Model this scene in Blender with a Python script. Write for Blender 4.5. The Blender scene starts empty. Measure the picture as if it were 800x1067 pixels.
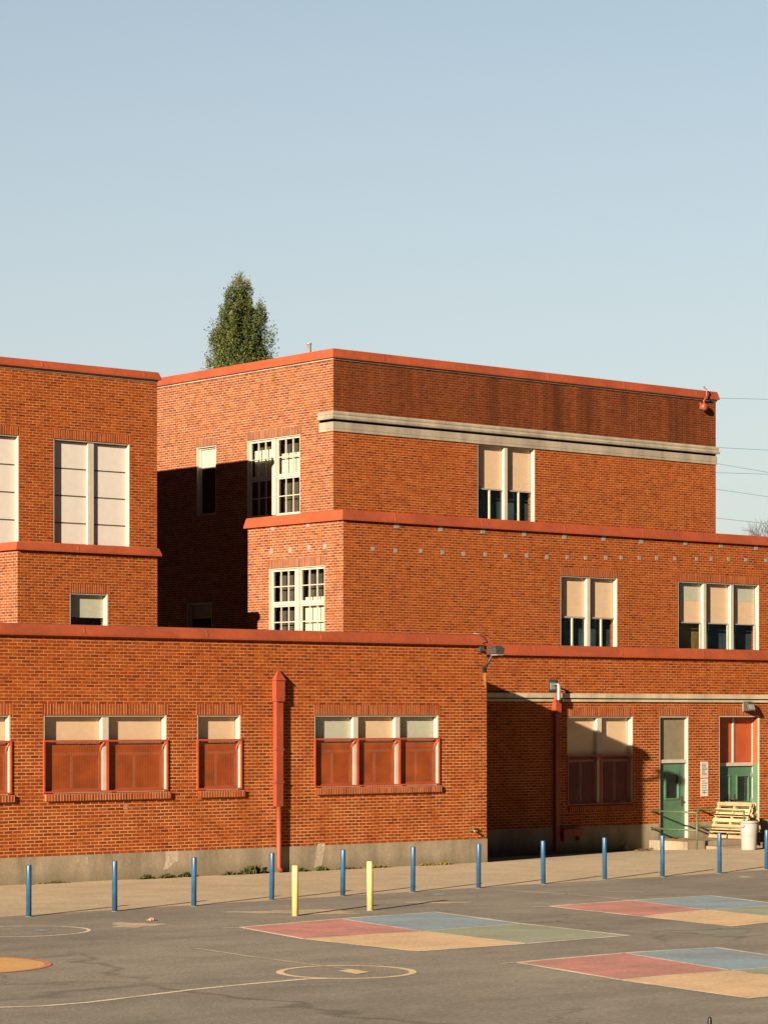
import bpy, bmesh, math, random
from mathutils import Vector
random.seed(7)
R = random.Random(11)
sc = bpy.context.scene
col = sc.collection

# ------------------------------------------------------------------ survey
# world: x along the school fronts, y into the buildings, z up, origin at the
# ground below the right corner of the low front wing.
F = 2750.; Y0 = 746.; H = 3.35
U = (.7682, .6402); V = (-.6402, .7682)
X0, Z0 = 2.34, 60.2
CAM = (-(U[0]*X0+U[1]*Z0), -(V[0]*X0+V[1]*Z0), H)
def at(px, py, i, val):            # survey sight-line met with the plane axis i = val
    a = (px-400)/F
    r = (U[0]*a+U[1], V[0]*a+V[1], -(py-Y0)/F)
    t = (val-CAM[i])/r[i]
    return Vector([CAM[k]+t*r[k] for k in range(3)])
def onX(px, py, v): return at(px, py, 0, v)
def onY(px, py, v): return at(px, py, 1, v)
def onZ(px, py, v=0.): return at(px, py, 2, v)

YA, YB, YC = 0., 3.5, 8.
XC = onY(357.5, 539, YC).x
XD = XC+1.4
YD = onX(347.3, 450, XD).y
YE, YF = 10.7, 9.8
GB = -.14                                  # ground level at the recessed front
def ground(y): return 0. if y <= 0 else GB*min(1, y/YB)

# ------------------------------------------------------------------ materials
def nodes(name):
    m = bpy.data.materials.new(name); m.use_nodes = True
    nt = m.node_tree; b = nt.nodes['Principled BSDF']
    return m, nt, b
def N(nt, t, **kw):
    n = nt.nodes.new(t)
    for k, v in kw.items():
        if k in n.inputs: n.inputs[k].default_value = v
        else: setattr(n, k, v)
    return n
def L(nt, a, b): nt.links.new(a, b)
def ramp(nt, fac, stops):
    r = nt.nodes.new('ShaderNodeValToRGB'); e = r.color_ramp.elements
    while len(e) < len(stops): e.new(.5)
    for k, (p, c) in enumerate(stops):
        e[k].position = p; e[k].color = (c if len(c) == 4 else (*c, 1))
    L(nt, fac, r.inputs[0]); return r.outputs[0]
def mix(nt, fac, a, b, mode='MIX'):
    n = nt.nodes.new('ShaderNodeMix'); n.data_type = 'RGBA'; n.blend_type = mode
    for s, v in ((0, fac), (6, a), (7, b)):
        if isinstance(v, (int, float)): n.inputs[s].default_value = v
        elif isinstance(v, tuple): n.inputs[s].default_value = (*v, 1) if len(v) == 3 else v
        else: L(nt, v, n.inputs[s])
    return n.outputs[2]
def noise(nt, vec, scale, detail=4, rough=.55):
    n = N(nt, 'ShaderNodeTexNoise', Scale=scale, Detail=detail, Roughness=rough)
    if vec is not None: L(nt, vec, n.inputs['Vector'])
    return n.outputs['Fac']
def mrange(nt, v, a, b, c, d):
    n = N(nt, 'ShaderNodeMapRange'); L(nt, v, n.inputs[0])
    for i, x in enumerate((a, b, c, d)): n.inputs[i+1].default_value = x
    return n.outputs[0]
def pos(nt): return nt.nodes.new('ShaderNodeNewGeometry').outputs['Position']
def bump(nt, b, h, s=.3, d=.02):
    n = N(nt, 'ShaderNodeBump', Strength=s, Distance=d); L(nt, h, n.inputs['Height']); L(nt, n.outputs[0], b.inputs['Normal'])

KA = .45          # survey colours -> real-world albedo
def alb(c): return tuple(x*KA for x in c[:3])
def plain(name, c, rough=.6, var=.25, scale=3., metal=0., grime=None, grime_amt=.5):
    """painted / raw surface with blotchy wear at two scales"""
    c = alb(c); grime = alb(grime) if grime else None
    m, nt, b = nodes(name); p = pos(nt)
    n1 = noise(nt, p, scale, 5); n2 = noise(nt, p, scale*9, 3)
    f = mrange(nt, n1, .3, .7, 1-var, 1+var); f2 = mrange(nt, n2, .3, .7, 1-var*.5, 1+var*.5)
    mu = nt.nodes.new('ShaderNodeMath'); mu.operation = 'MULTIPLY'; L(nt, f, mu.inputs[0]); L(nt, f2, mu.inputs[1])
    c1 = mix(nt, 1., c, mu.outputs[0], 'MULTIPLY')
    if grime:
        g = mrange(nt, noise(nt, p, scale*.7, 8, .7), .5, .68, 0, grime_amt)
        c1 = mix(nt, g, c1, grime)
    L(nt, c1, b.inputs['Base Color']); b.inputs['Roughness'].default_value = rough
    b.inputs['Metallic'].default_value = metal
    return m

def brick(name, soldier=False, dark=0., tint=(1, 1, 1)):
    m, nt, b = nodes(name)
    uv = nt.nodes.new('ShaderNodeUVMap').outputs[0]
    wob = N(nt, 'ShaderNodeTexNoise', Scale=2.2, Detail=2.); L(nt, uv, wob.inputs['Vector'])
    sub = N(nt, 'ShaderNodeVectorMath', operation='MULTIPLY_ADD'); L(nt, wob.outputs['Color'], sub.inputs[0])
    sub.inputs[1].default_value = (.012, .012, 0); L(nt, uv, sub.inputs[2])
    bt = nt.nodes.new('ShaderNodeTexBrick'); L(nt, sub.outputs[0], bt.inputs['Vector'])
    bt.inputs['Scale'].default_value = 1.
    bt.inputs['Color1'].default_value = (0, 0, 0, 1); bt.inputs['Color2'].default_value = (1, 1, 1, 1)
    bt.inputs['Mortar'].default_value = (.5, .5, .5, 1)
    bt.inputs['Mortar Size'].default_value = .0095; bt.inputs['Mortar Smooth'].default_value = .25
    bt.inputs['Bias'].default_value = 0.
    bt.inputs['Brick Width'].default_value = .203; bt.inputs['Row Height'].default_value = .0677
    if soldier:
        bt.offset = 0.; bt.inputs['Brick Width'].default_value = .24
    p = pos(nt)
    c = ramp(nt, bt.outputs['Color'], [(0, (.25, .042, .010)), (.09, (.36, .062, .012)), (.28, (.45, .078, .013)),
                                       (.72, (.53, .097, .015)), (1., (.66, .142, .024))])
    big = mrange(nt, noise(nt, p, .45, 6, .6), .35, .68, .95, 1.04)
    c = mix(nt, 1., c, big, 'MULTIPLY')
    med = mrange(nt, noise(nt, p, 1.7, 5, .65), .4, .75, 0, .12)
    c = mix(nt, med, c, (.62, .125, .019))
    c = mix(nt, 1., c, mrange(nt, noise(nt, p, 16., 3, .8), .3, .7, .72, 1.26), 'MULTIPLY')
    mort = mix(nt, mrange(nt, noise(nt, p, 5.5, 4, .75), .36, .64, 0, 1), (.58, .17, .05), (1.0, .42, .19))
    zz = nt.nodes.new('ShaderNodeSeparateXYZ'); L(nt, p, zz.inputs[0])
    pm = nt.nodes.new('ShaderNodeMath'); pm.operation = 'MULTIPLY'
    L(nt, mrange(nt, zz.outputs[2], 2.2, 4.2, .75, .12), pm.inputs[0]); L(nt, mrange(nt, noise(nt, p, 1.4, 6, .7), .4, .6, .1, 1), pm.inputs[1])
    mort = mix(nt, pm.outputs[0], mort, (1.2, .66, .38))        # paler repointing low on the walls
    c = mix(nt, bt.outputs['Fac'], c, mort)
    if not soldier:                                   # lime bloom washed down the lower courses
        z = nt.nodes.new('ShaderNodeSeparateXYZ'); L(nt, p, z.inputs[0])
        low = mrange(nt, z.outputs[2], .5, 2.4, .42, 0)
        pat = mrange(nt, noise(nt, p, 1.3, 8, .75), .58, .76, 0, .8)
        mm = nt.nodes.new('ShaderNodeMath'); mm.operation = 'MULTIPLY'; L(nt, low, mm.inputs[0]); L(nt, pat, mm.inputs[1])
        c = mix(nt, mm.outputs[0], c, (.82, .45, .26))
    stv = nt.nodes.new('ShaderNodeMapping'); L(nt, p, stv.inputs[0]); stv.inputs['Scale'].default_value = (3.2, 3.2, .22)
    c = mix(nt, 1., c, mrange(nt, noise(nt, stv.outputs[0], 1., 6, .7), .36, .66, .93, 1.03), 'MULTIPLY')     # rain streaks
    if dark:                                          # soot-stained parapet
        g = mrange(nt, noise(nt, stv.outputs[0], .6, 6, .65), .3, .68, dark, dark*.45)
        c = mix(nt, g, c, (.10, .028, .012))
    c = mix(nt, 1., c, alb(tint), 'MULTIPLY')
    c = mix(nt, nt.nodes.new('ShaderNodeNewGeometry').outputs['Backfacing'], c, (.05, .045, .04))      # dull plaster on the room side
    L(nt, c, b.inputs['Base Color']); b.inputs['Roughness'].default_value = .9
    b.inputs['Specular IOR Level'].default_value = .15
    inv = N(nt, 'ShaderNodeMath', operation='SUBTRACT'); inv.inputs[0].default_value = 1.; L(nt, bt.outputs['Fac'], inv.inputs[1])
    bump(nt, b, inv.outputs[0], .5, .008)
    return m

def glass(name, tint=(.80, .84, .82)):
    m, nt, b = nodes(name); nt.nodes.remove(b)
    out = nt.nodes['Material Output']
    t = N(nt, 'ShaderNodeBsdfTransparent', Color=(*tint, 1))
    g = N(nt, 'ShaderNodeBsdfGlossy', Roughness=.03, Color=(.9, .95, 1, 1))
    fr = N(nt, 'ShaderNodeFresnel')
    L(nt, mrange(nt, nt.nodes.new('ShaderNodeNewGeometry').outputs['Backfacing'], 0, 1, 1.5, 1/1.5), fr.inputs['IOR'])   # one sheet: same both ways
    mx = nt.nodes.new('ShaderNodeMixShader'); L(nt, fr.outputs[0], mx.inputs[0]); L(nt, t.outputs[0], mx.inputs[1]); L(nt, g.outputs[0], mx.inputs[2])
    L(nt, mx.outputs[0], out.inputs[0]); return m

def mesh_guard(name, c0=(.60, .10, .026), lo=.70, hi=.80):
    """fine red security mesh: woven wires with open gaps"""
    m, nt, b = nodes(name); out = nt.nodes['Material Output']
    p = pos(nt); s = nt.nodes.new('ShaderNodeSeparateXYZ'); L(nt, p, s.inputs[0])
    w = N(nt, 'ShaderNodeMath', operation='MULTIPLY'); w.inputs[1].default_value = 2*math.pi/.062; L(nt, s.outputs[0], w.inputs[0])
    sn = N(nt, 'ShaderNodeMath', operation='SINE'); L(nt, w.outputs[0], sn.inputs[0])
    a = mrange(nt, sn.outputs[0], -.6, .6, lo, hi)
    n1 = mrange(nt, noise(nt, p, 2.2, 3), .3, .7, .75, 1.2)
    c = mix(nt, 1., alb(c0), n1, 'MULTIPLY')
    L(nt, c, b.inputs['Base Color']); b.inputs['Roughness'].default_value = .6
    t = N(nt, 'ShaderNodeBsdfTransparent')
    mx = nt.nodes.new('ShaderNodeMixShader'); L(nt, a, mx.inputs[0]); L(nt, t.outputs[0], mx.inputs[1]); L(nt, b.outputs[0], mx.inputs[2])
    L(nt, mx.outputs[0], out.inputs[0]); return m

def asphalt(name, base, light, speck=.35, seams=True):
    base = alb(base); light = alb(light)
    m, nt, b = nodes(name); p = pos(nt)
    c = mix(nt, mrange(nt, noise(nt, p, .16, 7, .6), .36, .64, 0, 1), base, light)
    mid = mrange(nt, noise(nt, p, 1.1, 6, .65), .3, .72, .86, 1.12)
    c = mix(nt, 1., c, mid, 'MULTIPLY')
    sp = mrange(nt, noise(nt, p, 38., 2, .8), .3, .7, 1-speck, 1+speck)
    c = mix(nt, 1., c, sp, 'MULTIPLY')
    sp2 = mrange(nt, noise(nt, p, 13., 4, .85), .32, .68, .74, 1.26)
    c = mix(nt, 1., c, sp2, 'MULTIPLY')
    st = mrange(nt, noise(nt, p, .5, 8, .75), .6, .76, 0, .22)
    c = mix(nt, st, c, tuple(x*.62 for x in base))
    if seams:
        dv = N(nt, 'ShaderNodeTexNoise', Scale=.9, Detail=4.); L(nt, p, dv.inputs['Vector'])
        dp = N(nt, 'ShaderNodeVectorMath', operation='MULTIPLY_ADD'); L(nt, dv.outputs['Color'], dp.inputs[0]); dp.inputs[1].default_value = (1.6, 1.6, 0); L(nt, p, dp.inputs[2])
        vo = N(nt, 'ShaderNodeTexVoronoi', feature='DISTANCE_TO_EDGE', Scale=.16); L(nt, dp.outputs[0], vo.inputs['Vector'])
        ck = mrange(nt, vo.outputs['Distance'], .0, .009, .5, 0)
        cm = nt.nodes.new('ShaderNodeMath'); cm.operation = 'MULTIPLY'; L(nt, ck, cm.inputs[0]); L(nt, mrange(nt, noise(nt, p, .12, 3), .42, .6, 0, 1), cm.inputs[1])
        c = mix(nt, cm.outputs[0], c, tuple(x*.3 for x in base))
        sx = nt.nodes.new('ShaderNodeMapping'); L(nt, p, sx.inputs[0]); sx.inputs['Scale'].default_value = (.11, .5, 1)
        sx.inputs['Rotation'].default_value = (0, 0, .12)
        pv = mrange(nt, noise(nt, sx.outputs[0], 2., 4, .6), .38, .62, .90, 1.07)
        c = mix(nt, 1., c, pv, 'MULTIPLY')
    L(nt, c, b.inputs['Base Color']); b.inputs['Roughness'].default_value = .95
    b.inputs['Specular IOR Level'].default_value = .1
    bump(nt, b, noise(nt, p, 45., 3, .8), .35, .01)
    return m

def paint(name, c, wear=(.45, .36, .26), amt=.7, lo=.40, hi=.70):
    """playground paint worn through to the asphalt"""
    c = alb(c); wear = alb(wear)
    m, nt, b = nodes(name); p = pos(nt)
    w1 = mrange(nt, noise(nt, p, .9, 8, .7), lo, hi, 0, amt)
    w2 = mrange(nt, noise(nt, p, 22., 3, .8), .5, .68, 0, amt*.7)
    ad = nt.nodes.new('ShaderNodeMath'); ad.use_clamp = True; L(nt, w1, ad.inputs[0]); L(nt, w2, ad.inputs[1])
    v = mrange(nt, noise(nt, p, 15., 4, .85), .32, .68, .78, 1.22)
    c1 = mix(nt, 1., c, v, 'MULTIPLY')
    c1 = mix(nt, ad.outputs[0], c1, wear)
    L(nt, c1, b.inputs['Base Color']); b.inputs['Roughness'].default_value = .9
    b.inputs['Specular IOR Level'].default_value = .1
    return m

def concrete(name, c, green=False, stain=True):
    c = alb(c)
    m, nt, b = nodes(name); p = pos(nt)
    mp = nt.nodes.new('ShaderNodeMapping'); L(nt, p, mp.inputs[0]); mp.inputs['Scale'].default_value = (1, 1, .35)
    k = mrange(nt, noise(nt, mp.outputs[0], 1.6, 8, .68), .32, .68, .62, 1.2)
    c1 = mix(nt, 1., c, k, 'MULTIPLY')
    k2 = mrange(nt, noise(nt, p, 24., 3, .7), .3, .7, .88, 1.12); c1 = mix(nt, 1., c1, k2, 'MULTIPLY')
    if stain:
        z = nt.nodes.new('ShaderNodeSeparateXYZ'); L(nt, p, z.inputs[0])
        low = mrange(nt, z.outputs[2], -.05, .28, .6, 0)
        c1 = mix(nt, low, c1, (c[0]*.45, c[1]*.47, c[2]*.35))
    L(nt, c1, b.inputs['Base Color']); b.inputs['Roughness'].default_value = .92
    b.inputs['Specular IOR Level'].default_value = .15
    return m

M = {}
M['brick'] = brick('brick', tint=(.93, .88, .66))
M['brick_sooty'] = brick('brick_sooty', dark=.85, tint=(.92, .84, .68))
M['brick_sunlit'] = brick('brick_sunlit', tint=(.86, 1.26, 1.95))     # same brick, sunlit-side tone put into the colour of left-facing walls
M['soldier'] = brick('soldier_brick', soldier=True)
M['soldier_sunlit'] = brick('soldier_sunlit', soldier=True, tint=(.80, 1.28, 2.2))  # soldier courses on left faces, sunlit tone put into the colour
M['coping'] = plain('orange_metal', (.60, .110, .032), .65, .2, 1.1, grime=(.44, .08, .032), grime_amt=.5)
M['duct'] = plain('duct_metal', (.54, .088, .028), .6, .18, 1.3, grime=(.40, .07, .03), grime_amt=.5)
M['stone'] = concrete('trim_stone', (.95, .78, .54), stain=False)
M['cornice'] = concrete('cornice_stone', (.66, .55, .41), stain=False)
M['inset'] = plain('inset_stone', (.46, .39, .31), .9, .2, 9.)
M['concrete'] = concrete('foundation_concrete', (.56, .44, .30))
M['step_concrete'] = concrete('step_concrete', (.58, .45, .30), stain=False)
M['white'] = plain('white_paint', (.92, .80, .64), .5, .07, 4.)
M['cream'] = plain('cream_paint', (.62, .55, .42), .5, .1, 4.)
M['shade'] = plain('roller_shade', (1.9, 1.2, .78), .9, .05, 9.)
M['shade_grey'] = plain('grey_shade', (.9, .8, .6), .9, .06, 9.)
M['shade_pale'] = plain('pale_shade', (1.35, 1.18, .92), .9, .06, 9.)
M['board'] = plain('pale_board', (1.12, 1.0, .88), .8, .04, 5.)
M['joint'] = plain('board_joint', (.16, .15, .08), .8, .1, 5.)
M['glass'] = glass('glass')
M['guardmesh'] = mesh_guard('red_security_mesh', (.62, .118, .018))
M['guardmesh_shaded'] = mesh_guard('shaded_security_mesh', (.50, .08, .03), .38, .46)  # copy of the red mesh with the recess shadow put into colour and opacity
M['guardbar'] = plain('red_bar', (.72, .12, .04), .5, .15, 4.)
M['green'] = plain('green_door_paint', (.135, .30, .165), .45, .2, 2.5, grime=(.20, .35, .22), grime_amt=.4)
M['railgreen'] = plain('green_rail_paint', (.16, .22, .09), .5, .2, 8.)
M['orange_panel'] = plain('orange_panel', (.72, .13, .03), .6, .1, 3.)
M['olive'] = plain('olive_screen', (.36, .29, .17), .8, .12, 5.)
M['reflect_teal'] = plain('teal_reflection', (.07, .125, .125), .8, .5, 2.5)  # teal glass reflection put into the colour of a backing sheet
M['reflect_olive'] = plain('olive_reflection', (.13, .11, .07), .8, .45, 1.6)  # olive reflections of the left panes, put into the backing colour
M['lit_amber'] = plain('amber_lit_pane', (.42, .27, .05), .8, .4, 2.)  # yellowish lit look of one pane, put into the backing colour
M['roof'] = plain('roof_felt', (.16, .15, .14), .95, .2, 1.)
M['black'] = plain('black_plastic', (.02, .02, .022), .5, .2, 5.)
M['lampgrey'] = plain('lamp_grey', (.11, .09, .07), .45, .2, 9.)
M['lens'] = plain('lamp_lens', (.45, .46, .42), .25, .1, 9.)
M['steel'] = plain('galvanised_steel', (.50, .48, .44), .45, .15, 9., metal=.2)
M['blue'] = plain('blue_paint', (.04, .16, .32), .38, .22, 6., grime=(.06, .15, .24), grime_amt=.5)
M['yellow'] = plain('yellow_paint', (1.3, .92, .33), .5, .12, 6., grime=(.95, .68, .26), grime_amt=.5)
M['wood'] = plain('raw_pine', (.98, .66, .33), .85, .18, 6., grime=(.75, .48, .24), grime_amt=.45)
M['wood_dull'] = plain('weathered_pine', (.70, .46, .24), .9, .22, 6.)
M['redwood'] = plain('red_block', (.35, .05, .03), .8, .1, 6.)
M['bin'] = plain('white_bin_plastic', (.66, .62, .55), .45, .12, 5., grime=(.42, .36, .28), grime_amt=.5)
M['paper'] = plain('notice_paper', (1.1, .95, .8), .8, .05, 5.)
M['ink'] = plain('ink', (.30, .28, .27), .8, .1, 9.)
M['rust'] = plain('rust_stain', (.95, .42, .08), .8, .3, 6.)
M['brass'] = plain('brass', (.45, .36, .12), .4, .2, 9., metal=.4)
M['bell'] = plain('bell_paint', (.50, .12, .06), .45, .15, 9.)
M['asphalt'] = asphalt('asphalt', (.46, .405, .335), (.58, .50, .405))
M['path'] = asphalt('path_paving', (.88, .70, .47), (1.0, .79, .54), .22, False)
M['pred'] = paint('red_court_paint', (1.25, .52, .45))
M['pblue'] = paint('blue_court_paint', (.55, .74, .86), amt=.6)
M['pgreen'] = paint('green_court_paint', (.68, .74, .54), amt=.5)
M['pyel'] = paint('ochre_court_paint', (1.45, .98, .58), amt=.35)
M['pline'] = paint('line_paint', (1.8, 1.5, 1.12), amt=.7, lo=.40)
M['pfaint'] = paint('faint_line_paint', (1.3, 1.1, .82), amt=.8, lo=.38)
M['pring'] = paint('ring_paint', (1.6, 1.2, .72), amt=.45)
M['porange'] = paint('orange_disc_paint', (1.35, .75, .30), amt=.25)
M['prededge'] = paint('red_edge_paint', (1.2, .42, .24), amt=.3)
M['pteal'] = paint('teal_paint', (.50, .60, .50), amt=.9, lo=.35)
M['sand'] = paint('sandy_dirt', (1.1, .84, .56), amt=.65, lo=.4)
M['patch'] = paint('limewash_patch', (.95, .77, .57), wear=(.56, .44, .30), amt=.9, lo=.36, hi=.66)
M['patch_brick'] = paint('limewash_on_brick', (.95, .55, .34), wear=(.60, .13, .03), amt=1., lo=.30, hi=.6)
M['wire'] = plain('wire', (.17, .33, .40), .6, .1, 3.)
M['bark'] = plain('bark', (.10, .085, .075), .95, .25, 4.)
M['twig'] = plain('twig', (.16, .17, .18), .95, .25, 4.)
M['leafstone'] = plain('dry_leaf', (.45, .27, .11), .9, .4, 12.)
M['stonepale'] = plain('pale_stone', (.62, .52, .42), .9, .15, 9.)

def leafmat(name, a, b_, c_):
    m, nt, b = nodes(name); p = pos(nt)
    rnd = nt.nodes.new('ShaderNodeNewGeometry').outputs['Random Per Island']
    c = ramp(nt, rnd, [(0, alb(a)), (.6, alb(b_)), (1, alb(c_))])
    c = mix(nt, 1., c, mrange(nt, noise(nt, p, .9, 4), .3, .7, .6, 1.35), 'MULTIPLY')
    L(nt, c, b.inputs['Base Color']); b.inputs['Roughness'].default_value = .8
    b.inputs['Specular IOR Level'].default_value = .2
    return m
M['conifer'] = leafmat('conifer_leaf', (.035, .07, .022), (.10, .14, .036), (.34, .32, .07))
M['coniferbrown'] = leafmat('conifer_tip', (.14, .13, .05), (.21, .18, .06), (.28, .22, .08))
M['weed'] = leafmat('weed_leaf', (.06, .075, .02), (.12, .13, .03), (.20, .17, .05))
M['weeddry'] = leafmat('weed_dry', (.22, .18, .03), (.32, .26, .05), (.38, .28, .07))

# ------------------------------------------------------------------ mesh tools
class MB:
    def __init__(s): s.v = []; s.f = []; s.m = []; s.uv = []
    def face(s, pts, mi=0, uv=None):
        k = len(s.v); s.v += [tuple(p) for p in pts]; s.f.append(list(range(k, k+len(pts)))); s.m.append(mi); s.uv.append(uv)
    def hexa(s, p, mi=0):            # p: 8 corners, 0-3 one side, 4-7 the opposite one
        k = len(s.v); s.v += [tuple(q) for q in p]
        for f in ((3, 2, 1, 0), (4, 5, 6, 7), (0, 1, 5, 4), (1, 2, 6, 5), (2, 3, 7, 6), (3, 0, 4, 7)):
            s.f.append([k+i for i in f]); s.m.append(mi); s.uv.append(None)
    def box(s, x0, x1, y0, y1, z0, z1, mi=0, P=None):
        c = [(x0, y0, z0), (x1, y0, z0), (x1, y1, z0), (x0, y1, z0), (x0, y0, z1), (x1, y0, z1), (x1, y1, z1), (x0, y1, z1)]
        s.hexa([P(*q) for q in c] if P else c, mi)
    def tube(s, pts, rad, n=8, mi=0, cap=True):
        rings = []
        pts = [Vector(p) for p in pts]
        for i, p in enumerate(pts):
            d = (pts[min(i+1, len(pts)-1)]-pts[max(i-1, 0)]).normalized()
            a = d.orthogonal().normalized() if i == 0 else (rings_a - d*rings_a.dot(d)).normalized()
            rings_a = a; b = d.cross(a); r = rad[i] if isinstance(rad, (list, tuple)) else rad
            k = len(s.v)
            s.v += [tuple(p+(a*math.cos(2*math.pi*j/n)+b*math.sin(2*math.pi*j/n))*r) for j in range(n)]
            rings.append(k)
        for k0, k1 in zip(rings, rings[1:]):
            for j in range(n):
                s.f.append([k0+j, k0+(j+1) % n, k1+(j+1) % n, k1+j]); s.m.append(mi); s.uv.append(None)
        if cap:
            s.f.append([rings[0]+j for j in range(n)][::-1]); s.m.append(mi); s.uv.append(None)
            s.f.append([rings[-1]+j for j in range(n)]); s.m.append(mi); s.uv.append(None)
    def lathe(s, c, prof, n=24, mi=0):
        rings = []
        for r, z in prof:
            k = len(s.v); rings.append(k)
            s.v += [(c[0]+r*math.cos(2*math.pi*j/n), c[1]+r*math.sin(2*math.pi*j/n), c[2]+z) for j in range(n)]
        for k0, k1 in zip(rings, rings[1:]):
            for j in range(n):
                s.f.append([k0+j, k0+(j+1) % n, k1+(j+1) % n, k1+j]); s.m.append(mi); s.uv.append(None)
        s.f.append([rings[0]+j for j in range(n)][::-1]); s.m.append(mi); s.uv.append(None)
        s.f.append([rings[-1]+j for j in range(n)]); s.m.append(mi); s.uv.append(None)
    def build(s, name, mats, parent=None, smooth=False, bevel=0, origin=None, label=None):
        me = bpy.data.meshes.new(name)
        o_ = Vector(origin) if origin is not None else Vector((0, 0, 0))
        me.from_pydata([tuple(Vector(v)-o_) for v in s.v], [], s.f)
        mats = mats if isinstance(mats, list) else [mats]
        for m in mats: me.materials.append(m)
        uvl = me.uv_layers.new(name='UVMap')
        for poly, mi, uv in zip(me.polygons, s.m, s.uv):
            poly.material_index = mi; poly.use_smooth = smooth
            n = poly.normal
            for q, li in enumerate(poly.loop_indices):
                p = s.v[me.loops[li].vertex_index]
                if uv: t = uv[q]
                elif abs(n.x) > abs(n.y) and abs(n.x) > abs(n.z): t = (p[1]+.1, p[2])
                elif abs(n.y) > abs(n.z): t = (p[0], p[2])
                else: t = (p[0], p[1])
                uvl.data[li].uv = t
        me.update()
        o = bpy.data.objects.new(name, me); col.objects.link(o)
        if origin is not None and parent is None: o.location = o_
        if parent is not None: o.parent = parent
        if bevel:
            b = o.modifiers.new('bevel', 'BEVEL'); b.width = bevel; b.segments = 2; b.limit_method = 'ANGLE'
        if label: o['label'] = label
        return o
def tag(o, label, cat, group=None, kind=None):
    o['label'] = label; o['category'] = cat
    if group: o['group'] = group
    if kind: o['kind'] = kind
    return o
def structure(o): o['kind'] = 'structure'; return o
def empty(name, label, cat, loc=(0, 0, 0), group=None):
    o = bpy.data.objects.new(name, None); col.objects.link(o); o.location = loc; o.empty_display_size = .2
    return tag(o, label, cat, group)
def put(o, root):                       # part built in world coordinates under a thing standing elsewhere
    o.parent = root
    for v in o.data.vertices: v.co -= root.location
    return o
def copy_tree(o, parent=None):
    c = o.copy(); col.objects.link(c)
    if parent is not None: c.parent = parent
    for ch in list(o.children): copy_tree(ch, c)
    return c

# ------------------------------------------------------------------ the school
school = empty('school_building', 'red brick school building of stepped flat roofed blocks with orange metal copings', 'building')

def Pfront(y):  return lambda a, d, z: (a, y+d, z)          # a runs right, d into the wall
def Pleft(x):   return lambda a, d, z: (x+d, -a, z)         # left-facing wall, a = -y

def wall_face(mb, P, a0, a1, z0, z1, holes=(), bands=(), depth=.16, uvdir=1):
    """one wall face with real openings and reveals; bands: (z_low, z_high, material index)"""
    A = sorted({a0, a1, *[h[0] for h in holes], *[h[1] for h in holes]})
    Zs = sorted({z0, z1, *[h[2] for h in holes], *[h[3] for h in holes], *[b for bd in bands for b in bd[:2]]})
    A = [a for a in A if a0 <= a <= a1]; Zs = [z for z in Zs if z0 <= z <= z1]
    for i in range(len(A)-1):
        for j in range(len(Zs)-1):
            ca, cz = (A[i]+A[i+1])/2, (Zs[j]+Zs[j+1])/2
            if any(h[0] < ca < h[1] and h[2] < cz < h[3] for h in holes): continue
            mi = 0
            for bd in bands:
                if bd[0] < cz < bd[1]: mi = bd[2]
            mb.face([P(A[i], 0, Zs[j]), P(A[i+1], 0, Zs[j]), P(A[i+1], 0, Zs[j+1]), P(A[i], 0, Zs[j+1])], mi)
    for h in holes:
        l, r, b, t = h
        mb.face([P(l, 0, b), P(l, depth, b), P(l, depth, t), P(l, 0, t)])
        mb.face([P(r, 0, b), P(r, 0, t), P(r, depth, t), P(r, depth, b)])
        mb.face([P(l, 0, t), P(l, depth, t), P(r, depth, t), P(r, 0, t)])
        mb.face([P(l, 0, b), P(r, 0, b), P(r, depth, b), P(l, depth, b)])

def block(x0, x1, y0, y1, z0, z1, front=(), left=(), bands=(), label=None):
    mb = MB()
    wall_face(mb, Pfront(y0), x0, x1, z0, z1, front, bands, .3)
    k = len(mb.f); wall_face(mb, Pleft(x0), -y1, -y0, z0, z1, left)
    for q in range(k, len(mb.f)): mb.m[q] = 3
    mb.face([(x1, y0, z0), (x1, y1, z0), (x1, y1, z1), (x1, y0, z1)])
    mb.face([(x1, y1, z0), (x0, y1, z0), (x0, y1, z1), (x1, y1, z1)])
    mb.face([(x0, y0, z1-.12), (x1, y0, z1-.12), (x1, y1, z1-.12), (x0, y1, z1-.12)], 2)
    return mb.build('wall', [M['brick'], M['brick_sooty'], M['roof'], M['brick_sunlit']], school, label=label)

def coping(x0, x1, y0, y1, zb, zt, o1=.04, o2=.085, inn=.28, label=None, mb=None, mat='coping'):
    """metal coping round the top of a block: sloped fascia that flares to a drip edge"""
    mb = MB()
    def ring(o, z): return [(x0-o, y0-o, z), (x1+o, y0-o, z), (x1+o, y1+o, z), (x0-o, y1+o, z)]
    rs = [ring(-inn, zb), ring(-inn, zt+.03), ring(o1*.6, zt), ring(o1, zt-.03), ring(o2, zb+.045), ring(o2, zb), ring(-.02, zb+.004)]
    for a, b in zip(rs, rs[1:]):
        for j in range(4): mb.face([a[j], a[(j+1) % 4], b[(j+1) % 4], b[j]])
    # raised standing seams where the sheet lengths meet
    k = x0+1.7
    while k < x1-.3:
        mb.hexa([(k-.022, y0-o1-.006, zt-.028), (k+.022, y0-o1-.006, zt-.028), (k+.022, y0-o1+.02, zt-.028), (k-.022, y0-o1+.02, zt-.028),
                 (k-.022, y0-o2-.006, zb+.05), (k+.022, y0-o2-.006, zb+.05), (k+.022, y0-o2+.02, zb+.05), (k-.022, y0-o2+.02, zb+.05)][4:]+
                [(k-.022, y0-o1-.006, zt-.028), (k+.022, y0-o1-.006, zt-.028), (k+.022, y0-o1+.02, zt-.028), (k-.022, y0-o1+.02, zt-.028)])
        k += 3.05
    return mb.build('coping', M[mat], school, label=label)

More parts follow.
